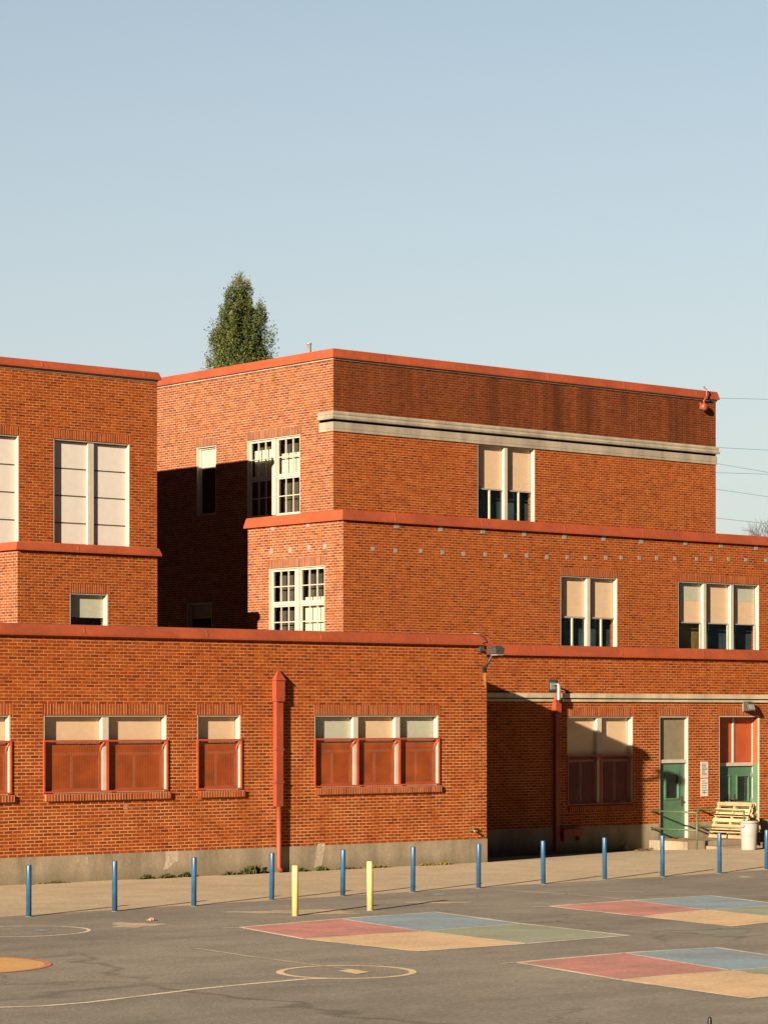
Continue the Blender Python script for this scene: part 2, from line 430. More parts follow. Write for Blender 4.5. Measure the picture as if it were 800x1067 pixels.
# window ------------------------------------------------------------
def window(P, a0, a1, z0, z1, lights=2, mull=.11, shades=(), fr=.045, sash='plain', guard=None,
           sill=None, mesh='guardmesh', lintel=True, dfr=.075, shade_d=.155, frame='white', room=None, label=None):
    """shades: per light (fraction_from_top, material) ; sash: plain / two / sixes / boards"""
    w = MB(); g = MB()
    ln = .028
    w.box(a0, a0+ln, .004, dfr, z0, z1, 0, P); w.box(a1-ln, a1, .004, dfr, z0, z1, 0, P)
    w.box(a0+ln, a1-ln, .02, dfr, z1-ln, z1, 0, P)
    # frame
    d0, d1 = dfr, dfr+.06
    w.box(a0, a0+fr, d0, d1, z0, z1, 0, P); w.box(a1-fr, a1, d0, d1, z0, z1, 0, P)
    w.box(a0+fr, a1-fr, d0, d1, z1-fr, z1, 0, P); w.box(a0+fr, a1-fr, d0, d1, z0, z0+fr, 0, P)
    W = (a1-a0-2*fr-(lights-1)*mull)/lights
    spans = []
    for i in range(lights):
        l = a0+fr+i*(W+mull); spans.append((l, l+W))
        if i < lights-1: w.box(l+W, l+W+mull, d0-.05, d1+.01, z0+fr, z1-fr, 0, P)
    zt, zb = z1-fr, z0+fr
    zm = (zt+zb)/2
    s = .04
    dg = d0+.045
    for (l, r) in spans:
        if sash == 'boards':
            continue
        if sash == 'two':              # lower half split by a bar, shade above
            c = (l+r)/2
            zz = zt-(zt-zb)*.56
            w.box(l, r, d0+.015, d1, zz-.02, zz+.02, 1, P)
            w.box(c-.022, c+.022, d0+.012, d1, zb, zz-.02, 0, P)
        if sash == 'hopper':           # framed lower sash
            zz = zt-(zt-zb)*.58
            w.box(l, r, d0+.01, d1, zz-.03, zz, 1, P)
            w.box(r-.07, r, d0+.01, d1, zb, zz-.03, 1, P); w.box(l, r-.07, d0+.01, d1, zb, zb+.04, 1, P)
        if sash == 'hung':             # plain meeting rail and stiles
            w.box(l, r, d0+.01, d1, zm-.03, zm+.03, 1, P)
            w.box(l, l+s, d0+.012, d1, zb, zm-.03, 1, P); w.box(r-s, r, d0+.012, d1, zb, zm-.03, 1, P)
            w.box((l+r)/2-.02, (l+r)/2+.02, d0+.015, d1, zb+.05, zm-.03, 1, P); w.box(l+s, r-s, d0+.012, d1, zb, zb+.05, 1, P)
        if sash == 'sixes':
            w.box(l, r, d0, d1, zm-.028, zm+.028, 0, P)
            for (q0, q1, dd) in ((zm+.035, zt, .0), (zb, zm-.035, .012)):
                w.box(l, l+.04, d0+dd+.006, d1-.004, q0, q1, 0, P); w.box(r-.04, r, d0+dd+.006, d1-.004, q0, q1, 0, P)
                w.box(l+.04, r-.04, d0+dd+.006, d1-.004, q1-.035, q1, 0, P); w.box(l+.04, r-.04, d0+dd+.006, d1-.004, q0, q0+.035, 0, P)
                qm = (q0+q1)/2
                w.box(l+.04, r-.04, d0+dd+.016, d1-.006, qm-.013, qm+.013, 0, P)
                for k in (1, 2):
                    c = l+.04+(r-l-.08)*k/3
                    for e0, e1 in ((q0+.035, qm-.017), (qm+.017, q1-.035)):
                        w.box(c-.0105, c+.0105, d0+dd+.014, d1-.008, e0, e1, 0, P)
        g.face([P(l, dg, zb), P(r, dg, zb), P(r, dg, zt), P(l, dg, zt)])
    wo = w.build('window', [M[frame], M['cream']], school, label=label)
    if sash != 'boards': g.build('pane', M['glass'], wo)
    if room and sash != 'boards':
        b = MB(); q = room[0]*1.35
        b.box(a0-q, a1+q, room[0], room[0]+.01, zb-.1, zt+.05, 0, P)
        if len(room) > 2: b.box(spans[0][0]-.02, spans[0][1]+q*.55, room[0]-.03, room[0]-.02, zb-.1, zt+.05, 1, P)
        b.build('reflection_backing', [M[room[1]], M[room[-1]]], wo)  # added sheet behind the glass, coloured like reflections and lit panes
    for (l, r), sh in zip(spans, shades):
        if not sh: continue
        for k, seg in enumerate(sh if isinstance(sh, list) else [sh]):
            f0, f1, mn = seg
            b = MB(); hh = zt-zb
            if sash == 'boards':
                for q in range(4):
                    za, zc = zt-hh*(q+1)/4, zt-hh*q/4
                    b.box(l, r, d0+.02, d0+.05, za+.018, zc-.018, 0, P)
                b.box(l, r, d0+.034, d0+.046, zb, zt, 1, P)
                b.build('board', [M[mn], M['joint']], wo)
            else:
                b.box(l-.01, r+.01, shade_d+k*.004, shade_d+.008+k*.004, zt-hh*f1, zt-hh*f0+.02, 0, P)
                b.build('blind', M[mn], wo)
    if guard:                                # (z_top): red security frame over the lower part
        zg = guard
        b = MB(); t = .034
        b.box(a0-.01, a1+.02, -.03, -.002, zg-t, zg, 0, P); b.box(a0-.01, a1+.02, -.03, -.002, z0+.01, z0+.01+t, 0, P)
        b.box(a0-.01, a0-.01+t, -.03, -.002, z0+.01+t, zg-t, 0, P); b.box(a1+.02-t, a1+.02, -.03, -.002, z0+.01+t, zg-t, 0, P)
        for i in range(lights-1):
            c = spans[i][1]+mull*.62
            b.box(c-.03, c+.03, -.03, -.002, z0+.01+t, zg-t, 0, P)
        for (l, r) in spans:
            if mesh: b.face([P(l, .058, zb), P(r, .058, zb), P(r, .058, zg-.01), P(l, .058, zg-.01)], 1)
            b.box(l, r, .05, .066, zg-.035, zg-.01, 0, P); b.box(l, l+.025, .05, .066, zb, zg-.035, 0, P)
            b.box(r-.025, r, .05, .066, zb, zg-.035, 0, P); b.box(l+.025, r-.025, .05, .066, zb, zb+.025, 0, P)
            # hinge bracket curling from the bar to the mesh leaf
            b.tube([P(r-.03, .05, zg-.2), P(r-.02, .02, zg-.12), P(r+.02, -.01, zg-.05), P(r+.05, -.016, zg-.035)], .014, 6, 0)
        b.build('guard', [M['guardbar'], M[mesh]], wo)
    if sill:
        b = MB(); h = sill
        c = [(a0+.03, -.06, z0-h), (a1+.07, -.06, z0-h), (a1+.07, .08, z0-h), (a0+.03, .08, z0-h),
             (a0+.03, -.06, z0-.02), (a1+.07, -.06, z0-.02), (a1+.07, .08, z0), (a0+.03, .08, z0)]
        b.hexa([P(*q) for q in c])
        for k, f in enumerate(b.f):
            b.uv[k] = [(b.v[i][2]*1.-z0+.005, c[i % 8][0]) for i in f]
        b.build('sill', M['soldier'], wo)
    if lintel:
        b = MB(); h = .225
        b.box(a0-.02, a1+.05, -.004, .1, z1+.003, z1+h, 0, P)
        aa = [a0-.02, a1+.05, a1+.05, a0-.02, a0-.02, a1+.05, a1+.05, a0-.02]
        for k, f in enumerate(b.f): b.uv[k] = [(b.v[i][2]-z1, aa[i]) for i in f]
        b.build('lintel', M['soldier_sunlit' if P(0, 1, 0)[0]-P(0, 0, 0)[0] > .5 else 'soldier'], wo)
    return wo

def rect_front(y, l, r, t, b, corr=None):
    """opening on the front plane y from survey readings"""
    p0 = onY(l, t, y); p1 = onY(r, t, y); z1 = (onY(l, t, y).z+onY(r, corr if corr else t, y).z)/2
    return p0.x, p1.x, onY(l, b, y).z, z1
def rect_left(x, l, r, t, b):
    return -onX(l, t, x).y, -onX(r, t, x).y, onX(l, b, x).z, onX(l, t, x).z

# ---- low front wing (A)
ZA0, ZA1 = 4.952, 5.165
PA = Pfront(YA)
w1 = rect_front(YA, 45.3, 173.7, 745.3, 827.5)
w2 = rect_front(YA, 205.3, 250.8, 745.5, 823)
w3 = rect_front(YA, 327.4, 456.8, 745.4, 820.5)
zt_, zb_ = w1[3], w1[2]
w2 = (w2[0], w2[1], zb_, zt_); w3 = (w3[0], w3[1], zb_, zt_)
xr0 = onY(10.8, 746, YA).x
w0 = (xr0-(w3[1]-w3[0]), xr0, zb_, zt_)
wm1 = (w0[0]-4.4, w0[0]-4.4+(w1[1]-w1[0]), zb_, zt_)
XA0 = -34.
wingA = block(XA0, 0, YA, 15., .0, ZA1-.06, front=[w0, w1, w2, w3, wm1], label='low front brick wing with guarded windows')
coping(XA0, 0, YA, 15., ZA0, ZA1, label='orange coping along the low front wing')
mb = MB(); mb.box(XA0-.012, .012, -.012, 12, -.3, .545); mb.build('foundation', M['concrete'], school)
zg = onY(45, 771.6, YA).z
sd, sg, sp = 'shade', 'shade_grey', 'shade_pale'
window(PA, *w1, lights=2, mull=.15, shades=[(0, .40, sd), (0, .40, sd)], sash='hung', guard=zg, sill=.15)
window(PA, *w2, lights=1, shades=[(0, .42, sd)], sash='hung', guard=zg, sill=.15)
window(PA, *w3, lights=3, mull=.13, shades=[(0, .42, sp), (0, .42, sd), (0, .44, sp)], sash='hung', guard=zg, sill=.15)
window(PA, *w0, lights=3, mull=.13, shades=[(0, .40, sd), (0, .40, sd), (0, .40, sd)], sash='hung', guard=zg, sill=.15)
window(PA, *wm1, lights=2, mull=.15, shades=[(0, .40, sd), (0, .40, sd)], sash='hung', guard=zg, sill=.15)

# ---- recessed ground floor front (B)
ZB0, ZB1 = 4.85, 5.105
PB = Pfront(YB)
b1 = rect_front(YB, 590.8, 659.4, 746.6, 840)
dz = .135
d1 = (onY(686.8, 746.5, YB).x, onY(717.2, 746.5, YB).x, dz, onY(690, 746.5, YB).z)
d2 = (onY(748.9, 746.5, YB).x, onY(791.3, 746.5, YB).x, dz, onY(760, 746.0, YB).z)
blockB = block(-.1, 34., YB, 15.5, GB-.2, ZB1-.06, front=[b1, d1, d2], label='recessed ground floor wall with green doors')
coping(-.03, 34., YB, 15.5, ZB0, ZB1, label='orange coping above the recessed ground floor')
mb = MB(); zf = .53
for a, b in ((.014, d1[0]-.02), (d1[1]+.02, d2[0]-.02), (d2[1]+.02, 34.)): mb.box(a, b, YB-.012, YB+.1, GB-.3, zf)
mb.build('foundation', M['concrete'], school)
zs1, zs0 = onY(640, 723, YB).z, onY(640, 731.5, YB).z
mb = MB(); gm = zs0+(zs1-zs0)*.38
mb.box(.002, 34, YB-.07, YB+.02, gm+.015, zs1); mb.box(.002, 34, YB-.02, YB+.018, gm-.02, gm+.015, 1); mb.box(.002, 34, YB-.045, YB+.016, zs0, gm-.02)
mb.build('stone_band', [M['stone'], M['joint']], school)
window(PB, *b1, lights=2, mull=.16, shades=[(0, .45, sd), (0, .45, sd)], sash='hung', guard=onY(600, 787, YB).z, mesh='guardmesh_shaded', sill=.15, dfr=.09)

# green doors, each with glazed transom
def door_set(x0, x1, z0, z1, ztr, leaves, tr_mats, glass_rects, hinge, label, d0=.07):
    d0 = d0
    fr = MB(); t = .045
    fr.box(x0, x0+.03, .003, d0, z0, z1, 0, PB)
    if d0 > .1:                                   # deep entrance: painted jamb lining behind a narrow white edge
        fr.box(x1-.04, x1, .003, .03, z0, z1, 0, PB); fr.box(x1-.03, x1, .03, d0, ztr+.05, z1, 1, PB); fr.box(x1-.03, x1, .03, d0, z0, ztr+.05, 2, PB)
    else: fr.box(x1-.03, x1, .003, d0, z0, z1, 0, PB)
    fr.box(x0+.03, x1-.04, .01, d0, z1-.03, z1, 0, PB)
    fr.box(x0, x0+t, d0, d0+.08, z0, z1, 0, PB); fr.box(x1-t, x1, d0, d0+.08, z0, z1, 0, PB)
    fr.box(x0+t, x1-t, d0, d0+.08, z1-t, z1, 0, PB); fr.box(x0+t, x1-t, d0-.03, d0+.08, ztr, ztr+.09, 0, PB)
    n = len(tr_mats); W = (x1-x0-2*t-(n-1)*.06)/n
    for i in range(1, n):
        c = x0+t+i*(W+.06)-.06; fr.box(c, c+.06, d0, d0+.08, ztr+.09, z1-t, 0, PB)
    fo = fr.build('door_frame', [M['white'], M['orange_panel'], M['green']], school)
    for i, mn in enumerate(tr_mats):
        l = x0+t+i*(W+.06); b = MB(); b.box(l, l+W, d0+.03, d0+.05, ztr+.09, z1-t, 0, PB); b.build('transom', M[mn], fo)
    for i, (l, r) in enumerate(leaves):
        gl, gr, gb, gt = glass_rects[i]
        b = MB()
        b.box(l+.004, gl, d0+.02, d0+.065, z0+.01, ztr-.004, 0, PB); b.box(gr, r-.004, d0+.02, d0+.065, z0+.01, ztr-.004, 0, PB)
        b.box(gl, gr, d0+.02, d0+.065, z0+.01, gb, 0, PB); b.box(gl, gr, d0+.02, d0+.065, gt, ztr-.004, 0, PB)
        tt = .045
        for q in ((gl-tt, gl, gb-tt, gt+tt), (gr, gr+tt, gb-tt, gt+tt), (gl, gr, gb-tt, gb), (gl, gr, gt, gt+tt)):
            b.box(q[0], q[1], d0, d0+.02, q[2], q[3], 1, PB)
        do = b.build('door', [M['green'], M['green']], school, label=label)
        p = MB(); p.box(gl, gr, d0+.035, d0+.045, gb, gt, 0, PB); p.build('pane', M['glass'], do)
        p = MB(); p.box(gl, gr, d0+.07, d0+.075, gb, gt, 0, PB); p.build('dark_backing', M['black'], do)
        h = MB()
        hx = l+.003 if hinge == 'l' or i == 0 else r-.035
        for zz in (z0+.35, (z0+ztr)/2, ztr-.25):
            h = MB(); h.box(hx, hx+.03, d0-.005, d0+.02, zz-.06, zz+.06, 0, PB); h.build('hinge', M['steel'], do)
        h = MB()
        kx = r-.11 if (hinge == 'l' and len(leaves) == 1) else (l+.09 if i else r-.09)
        h.box(kx-.035, kx+.035, d0+.008, d0+.021, z0+.85, z0+1.1, 0, PB)
        h.tube([PB(kx, d0+.01, z0+.98), PB(kx, d0-.05, z0+.98), PB(kx-.1, d0-.05, z0+.97)], .013, 6)
        h.build('handle', M['lampgrey'], do)
        k = MB(); k.box(l+.05, r-.05, d0+.016, d0+.021, z0+.05, z0+.3, 0, PB); k.build('kick_plate', M['green'], do)
ztr1 = onY(700, 795.3, YB).z
gl = onY(694.6, 810, YB).x; gr = onY(708.0, 810, YB).x
door_set(*d1, ztr1, [(d1[0]+.06, d1[1]-.06)], ['olive'], [(gl+.05, gr+.02, onY(700, 832, YB).z, onY(700, 807.5, YB).z)], 'l', 'green single door with small window')
ztr2 = onY(770, 798.5, YB).z
mid = (d2[0]+d2[1])/2-.05
l2 = (d2[0]+.06, mid-.003); r2 = (mid+.003, d2[1]-.06)
gz = (onY(770, 835.5, YB).z, onY(770, 809.5, YB).z)
door_set(*d2, ztr2, [l2, r2], ['orange_panel', 'orange_panel'], [(l2[0]+.2, l2[1]-.1, *gz), (r2[0]+.22, r2[1]-.14, *gz)], 'd', 'green double door leaf with small window', d0=.22)
for d in (d1, d2):                       # soldier courses over the doors
    b = MB(); b.box(d[0]-.02, d[1]+.05, -.004, .05, d[3]+.003, d[3]+.225, 0, PB)
    aa = [d[0]-.02, d[1]+.05, d[1]+.05, d[0]-.02]*2
    for k, f in enumerate(b.f): b.uv[k] = [(b.v[i][2]-d[3], aa[i]) for i in f]
    b.build('lintel', M['soldier'], school)

# ---- middle storey (C)
ZC1 = onY(357.5, 530.5, YC-.08).z; ZC0 = ZC1-.27
YCB = onX(258.3, 545, XC).y
PC = Pfront(YC)
c1 = rect_front(YC, 583.7, 643.2, 600.3, 676.5, 602)
c2 = rect_front(YC, 706.2, 790.8, 606, 679, 609)
PCl = Pleft(XC)
cl = rect_left(XC, 280.3, 338.2, 592.8, 668)
block(XC, 34., YC, YCB, 4.7, ZC1-.06, front=[c1, c2], left=[cl], label='middle storey brick block set back over the ground floor')
coping(XC, 34., YC, YCB, ZC0, ZC1, label='orange coping on top of the middle storey')
window(PC, *c1, lights=2, mull=.12, shades=[(0, .58, sd), (0, .58, sd)], sash='two', room=(.45, 'reflect_teal'))
window(PC, *c2, lights=3, mull=.12, shades=[[(0, .26, sp), (.26, .58, sd)], (0, .58, sd), [(0, .24, sp), (.24, .58, sd)]], sash='hopper', room=(.4, 'reflect_teal', 'lit_amber'))
window(PCl, *cl, lights=2, mull=.17, shades=[None, (.42, 1., 'shade_pale')], sash='sixes', fr=.05, dfr=.06, shade_d=.24, room=(.36, 'reflect_olive'))
# stone anchor plates set in the brick
up = [(413, 547.5), (459, 550.8), (503, 553), (545.8, 556), (588, 559), (628.8, 560.8), (668, 563.8), (713.8, 565.5), (751, 568), (787.5, 570.5)]
lo = [(388.4, 571.8), (412, 573.5), (438.5, 574), (461, 575.5), (483, 577), (505.6, 577.8), (527, 579), (548.8, 578.9), (569.7, 580.5), (591, 580.6), (610, 581.2),
      (631, 581.2), (647, 581), (665.8, 581.3), (684, 581.5), (703, 581.8), (725.5, 582.3), (740.8, 582.4), (759, 582.6), (777, 583.2), (798, 583.8)]
for k, (x, y) in enumerate(up+lo):
    p = onY(x, y, YC); s = .075 if k < len(up) else .058
    b = MB(); b.box(p.x-s, p.x+s, YC-.012, YC+.03, p.z-s, p.z+s*.9); b.build('stone_inset', M['inset'], school)
for x, y in [(284.5, 550.3), (321, 546.7), (283.4, 574), (302.4, 573.6), (322, 570.8), (338.8, 569.3)]:
    p = onX(x, y, XC); s = .07
    b = MB(); b.box(XC-.012, XC+.03, p.y-s, p.y+s, p.z-s, p.z+s); b.build('stone_inset', M['inset'], school)

# ---- tall block (D)
XD1 = onY(745.6, 450, YD).x
ZD1 = onY(347, 362.8, YD).z; ZD0 = ZD1-.245
pd = onY(348, 449, YD).z; pt = onY(348, 428, YD).z
PD = Pfront(YD); PDl = Pleft(XD)
dw = rect_front(YD, 497.3, 557.3, 463.6, 545, 467)
dw = (dw[0], dw[1], dw[2], pd-.004)
dl = rect_left(XD, 257.5, 312.6, 459.3, 541)
ds = rect_left(XD, 204.7, 225.2, 466.3, 538)
dk = rect_left(XD, 195., 221., 629., 668)
block(XD, XD1, YD, 30., 4.7, ZD1-.06, front=[dw], left=[dl, ds, dk], bands=[(pt, ZD1, 1)], label='tall brick main block with stone cornice')
coping(XD, XD1, YD, 30., ZD0, ZD1, label='orange coping on the tall main block')
mb = MB()
mb.box(XD-.03, XD1+.03, YD-.03, YD+.3, ZD0-.05, ZD0-.002); mb.box(XD-.03, XD+.3, YD+.3, 29., ZD0-.05, ZD0-.002)
mb.build('mortar_band', M['cornice'], school)
# moulded stone cornice returning round the left corner
ret = onX(333, 440, XD).y
mb = MB(); hh = pt-pd
prof = [(-.01, pd), (.03, pd), (.03, pd+hh*.10), (.022, pd+hh*.11), (.022, pd+hh*.14), (.03, pd+hh*.15), (.03, pd+hh*.46), (.0, pd+hh*.48), (.0, pd+hh*.58), (.085, pd+hh*.60), (.095, pd+hh*.70), (.075, pd+hh*.76), (.06, pd+hh*.79), (.06, pd+hh*.82), (.07, pd+hh*.84), (.07, pd+hh*.92), (.03, pt), (-.01, pt)]
path = [lambda o: (XD-o, ret), lambda o: (XD-o, YD-o), lambda o: (XD1+o, YD-o), lambda o: (XD1+o, YD+1.2)]
for a, b in zip(path, path[1:]):
    for (o1, q1), (o2, q2) in zip(prof, prof[1:]):
        mb.face([(*a(o1), q1), (*b(o1), q1), (*b(o2), q2), (*a(o2), q2)])
mb.face([(*path[0](o), q) for o, q in prof]); mb.face([(*path[3](o), q) for o, q in prof][::-1])
mb.build('stone_cornice', M['cornice'], school)
window(PD, *dw, lights=2, mull=.12, shades=[(0, .55, sd), (0, .55, sd)], sash='two', lintel=False, room=(.45, 'reflect_teal'))
window(PDl, *dl, lights=2, mull=.18, shades=[(.12, .46, 'shade_pale'), (.2, .52, 'shade_pale')], sash='sixes', fr=.05, dfr=.06, shade_d=.24, room=(.36, 'reflect_olive'))
window(PDl, *ds, lights=1, shades=[(0, .30, 'shade_pale')], sash='plain', fr=.07, dfr=.1)
window(PDl, *dk, lights=1, shades=[(0, .40, 'shade_grey')], sash='plain', fr=.05, dfr=.1)

# ---- left blocks (E upper, F lower)
XE1 = onY(163.6, 480, YE).x; XF1 = onY(163.9, 620, YF).x; XF0 = onY(18.4, 610, YF).x
ZE1 = onY(165, 387.6, YE-.08).z; ZE0 = ZE1-.2
ZF1 = onY(165, 571.3, YF-.08).z; ZF0 = ZF1-.2
PE = Pfront(YE); PF_ = Pfront(YF)
e1 = rect_front(YE, 55.6, 135.2, 458, 574, 461.5)
xe0 = onY(19.8, 460, YE).x
e0 = (xe0-(e1[1]-e1[0]), xe0, e1[2], e1[3])
e2 = (e0[0]-2.2-(e1[1]-e1[0]), e0[0]-2.2, e1[2], e1[3])
f1 = rect_front(YF, 72.5, 112.6, 618, 668, 619)
block(-16., XE1, YE, 30., 4.7, ZE1-.06, front=[e0, e1, e2], label='left upper brick block with boarded windows')
coping(-16., XE1, YE, 30., ZE0, ZE1, label='orange coping on the left upper block')
mb = MB(); mb.box(-16.02, XE1+.02, YE-.02, YE+.2, ZE0-.06, ZE0-.002); mb.build('mortar_band', M['cornice'], school)
block(XF0, XF1, YF, YE+.6, 4.7, ZF1-.06, front=[f1], label='left projecting lower block under the boarded windows')
coping(XF0, XF1, YF, YE-.115, ZF0, ZF1, inn=.2, label='orange coping on the left projecting block')
for e in (e0, e1, e2): window(PE, *e, lights=2, mull=.17, shades=[(0, 1, 'board'), (0, 1, 'board')], sash='boards', fr=.04, dfr=.10)
window(PF_, *f1, lights=1, shades=[(0, .5, sp)], sash='plain', dfr=.1)

# lime-washed repair patches on the foundation and brick
for (pts, y) in (([(331, 879.5), (339, 879), (335, 904), (327, 904.5)], YA-.014), ([(172, 887.5), (187, 887), (186, 897), (181, 900), (176, 905), (170, 907), (173, 897)], YA-.014),
                 ([(80, 893), (83, 893), (83, 899), (80, 899)], YA-.014), ([(89, 893), (92, 893), (91.5, 901), (89.5, 902)], YA-.014),
                 ([(128.5, 838), (133, 838), (133.5, 846), (130, 849)], YA-.003), ([(79, 879.5), (84, 879.5), (83, 883), (80, 883)], YA-.003)):
    b = MB(); q = [onY(a, c, y) for a, c in pts]; b.face([(p.x, y, p.z) for p in q]); b.build('limewash_patch', M['patch' if y < -.01 else 'patch_brick'], school)
b = MB(); q = [onY(a, c, -.003) for a, c in [(503.4, 702), (506, 700), (506, 718), (505, 716), (504, 712)]]; b.face([(p.x, -.003, p.z) for p in q]); b.build('rust_stain', M['rust'], school)

# ------------------------------------------------------------------ things fixed to the walls
def downspout(name, px0, px1, pxp0, pxp1, y, ytop, yeave, yhead, ybox, ybase, lab, dep=.12):
    x0 = onY(px0, 800, y).x; x1 = onY(px1, 800, y).x
    # front faces stand dep proud of the wall: read them on that plane
    yy = y-dep
    a0 = x0; a1 = onY(px1, 800, yy).x
    ca = (a0+a1)/2
    root = empty(name, lab, 'downspout', (ca, y, ground(y)))
    zt, ze, zh, zb = [onY(px0, q, yy).z for q in (ytop, yeave, yhead, ybox)]
    g = ground(y)
    b = MB(); e = .022
    b.box(a0-e, a1+e, yy-e, y+.002, zh, ze)
    b.box(a0-e*.2, a1+e*.2, yy-e*1.6, yy-e, zh, zh+.05)
    k = [(a0-e-.02, yy-e-.02, ze), (a1+e+.02, yy-e-.02, ze), (a1+e+.02, y+.001, ze), (a0-e-.02, y+.001, ze)]
    ap = (ca, y-dep*.45, zt+.09)
    for i in range(4): b.face([k[i], k[(i+1) % 4], ap])
    b.face(k[::-1])
    put(b.build('hopper_head', M['duct']), root)
    b = MB(); b.box(a0, a1, yy, y+.002, zb, zh-.001); put(b.build('boxed_shaft', M['duct'], bevel=.006), root)
    if pxp0:
        p0 = onY(pxp0, 870, y-.1).x; p1 = onY(pxp1, 870, y-.1).x; c = (p0+p1)/2; r = (p1-p0)/2*.95
        b = MB(); b.tube([(c, y-.1, zb-.001), (c, y-.1, g+.12), (c+.03, y-.16, g+.03)], r, 10); put(b.build('pipe', M['duct'], smooth=True), root)
    b = MB()
    for zz in (zb+.5, zb+1.2): b.box(a0-.02, a1+.02, yy-.006, y, zz, zz+.04)
    put(b.build('strap', M['duct']), root)
    return root
downspout('downspout', 284.4, 295.4, 288.2, 292.6, YA, 701.5, 709, 731, 841, 909, 'orange boxed downspout with pointed cap on the sunlit low wing')
ds2 = downspout('downspout', 575.8, 583.6, None, None, YB, 725.5, 730.5, 743.5, 887.5, 891, 'dark red boxed downspout in the shaded corner beside the recessed window')

def lump(name, lab, cat, loc): return empty(name, lab, cat, loc)
# floodlight on the corner of the low wing
pb = onY(503, 697.5, YA); root = empty('floodlight', 'grey floodlight on a bent arm at the top corner of the low front wing', 'lamp', (pb.x, 0, pb.z))
b = MB(); b.box(pb.x-.04, pb.x+.04, -.03, -.001, pb.z-.06, pb.z+.06); put(b.build('bracket', M['lampgrey']), root)
b = MB(); b.tube([(pb.x, -.02, pb.z), (pb.x, -.08, pb.z+.03), (pb.x+.0, -.33, pb.z+.33)], .030, 8); put(b.build('arm', M['black'], smooth=True), root)
hx, hy, hz = pb.x+.02, -.42, pb.z+.43
b = MB(); q = [(-.15, -.13), (.15, -.13), (.15, .13), (-.15, .13)]
b.hexa([(hx+x*.8, hy+y, hz-.09) for x, y in q]+[(hx+x, hy+y*1.15, hz+.04) for x, y in q]); 
b.hexa([(hx+x*.97, hy+y*1.1, hz+.041) for x, y in q]+[(hx+x*.6, hy+y*.7, hz+.10) for x, y in q])
put(b.build('lamp_head', M['lampgrey'], bevel=.012), root)
b = MB(); b.hexa([(hx+.02+x*.62, hy-.01+y*.8, hz-.125) for x, y in q]+[(hx+.02+x*.66, hy-.01+y*.86, hz-.092) for x, y in q]); put(b.build('lens', M['lens'], bevel=.006), root)
p1 = onY(501, 676, -.03); b = MB(); b.box(p1.x-.06, p1.x+.06, -.07, -.001, p1.z-.06, p1.z+.05); b.tube([(p1.x-.02, -.05, p1.z+.05), (p1.x-.0, -.14, p1.z+.2), (p1.x-.12, -.13, p1.z+.33), (p1.x-.2, .0, p1.z+.345)], .01, 6)
b.tube([(p1.x+.05, -.05, p1.z), (hx-.02, -.2, hz-.07), (hx, hy+.1, hz)], .009, 6)
put(b.build('wiring', M['lampgrey']), root)

# security camera over the recessed wall
p = onY(575.2, 714.5, YB); root = empty('security_camera', 'white security camera hanging from a square plate above the recessed wall', 'camera', (p.x, YB, p.z))
b = MB(); b.box(p.x-.15, p.x+.13, YB-.03, YB-.001, p.z-.15, p.z+.15); put(b.build('mounting_plate', M['lampgrey'], bevel=.006), root)
b = MB(); b.box(p.x-.10, p.x+.08, YB-.045, YB-.03, p.z-.10, p.z+.07); put(b.build('junction_box', M['steel'], bevel=.006), root)
b = MB(); b.tube([(p.x, YB-.03, p.z+.02), (p.x, YB-.22, p.z+.04), (p.x, YB-.24, p.z)], .022, 8); put(b.build('arm', M['steel'], smooth=True), root)
b = MB(); b.tube([(p.x, YB-.24, p.z+.03), (p.x, YB-.24, p.z-.36)], .052, 14); b.tube([(p.x, YB-.24, p.z-.36), (p.x, YB-.24, p.z-.39)], .045, 14, 1); put(b.build('camera_body', [M['steel'], M['black']], smooth=False), root)

# wall light above the double door
p = onY(776.5, 736.5, YB); root = empty('wall_light', 'small bronze wall light above the green double door', 'lamp', (p.x, YB, p.z))
b = MB(); b.box(p.x-.12, p.x+.12, YB-.035, YB-.001, p.z-.13, p.z+.13); put(b.build('back_plate', M['steel'], bevel=.006), root)
b = MB(); b.hexa([(p.x-.13, YB-.26, p.z-.11), (p.x+.13, YB-.26, p.z-.11), (p.x+.13, YB-.036, p.z-.13), (p.x-.13, YB-.036, p.z-.13), (p.x-.13, YB-.18, p.z+.12), (p.x+.13, YB-.18, p.z+.12), (p.x+.13, YB-.036, p.z+.14), (p.x-.13, YB-.036, p.z+.14)])
put(b.build('hood', M['lampgrey'], bevel=.012), root)
b = MB(); b.hexa([(p.x-.10, YB-.268, p.z-.08), (p.x+.10, YB-.268, p.z-.08), (p.x+.10, YB-.255, p.z-.08), (p.x-.10, YB-.255, p.z-.08), (p.x-.10, YB-.213, p.z+.06), (p.x+.10, YB-.213, p.z+.06), (p.x+.10, YB-.2, p.z+.06), (p.x-.10, YB-.2, p.z+.06)])
put(b.build('lens', M['lens']), root)

# alarm bell hung from the tall block's coping
p = onY(733.6, 424, YD-.12); root = empty('alarm_bell', 'round orange alarm bell hanging below the coping at the tall block right corner', 'bell', (p.x, YD, p.z))
b = MB(); b.lathe((0, 0, 0), [(.001, -.075), (.065, -.07), (.105, -.04), (.122, 0), (.115, .05), (.08, .085), (.035, .1)], 20)
b.v = [(p.x+x, YD-.14+z_*.9, p.z+y) for x, y, z_ in b.v]
put(b.build('gong', M['bell'], smooth=True), root)
b = MB(); b.tube([(p.x+.03, YD-.1, p.z+.11), (p.x+.05, YD-.05, p.z+.2), (p.x+.05, YD-.16, p.z+.3), (p.x+.05, YD-.17, p.z+.52), (p.x+.05, YD-.05, p.z+.62)], .02, 8); put(b.build('conduit', M['bell'], smooth=True), root)
b = MB(); b.box(p.x-.07, p.x+.09, YD-.06, YD-.001, p.z-.06, p.z+.13); put(b.build('back_box', M['bell']), root)

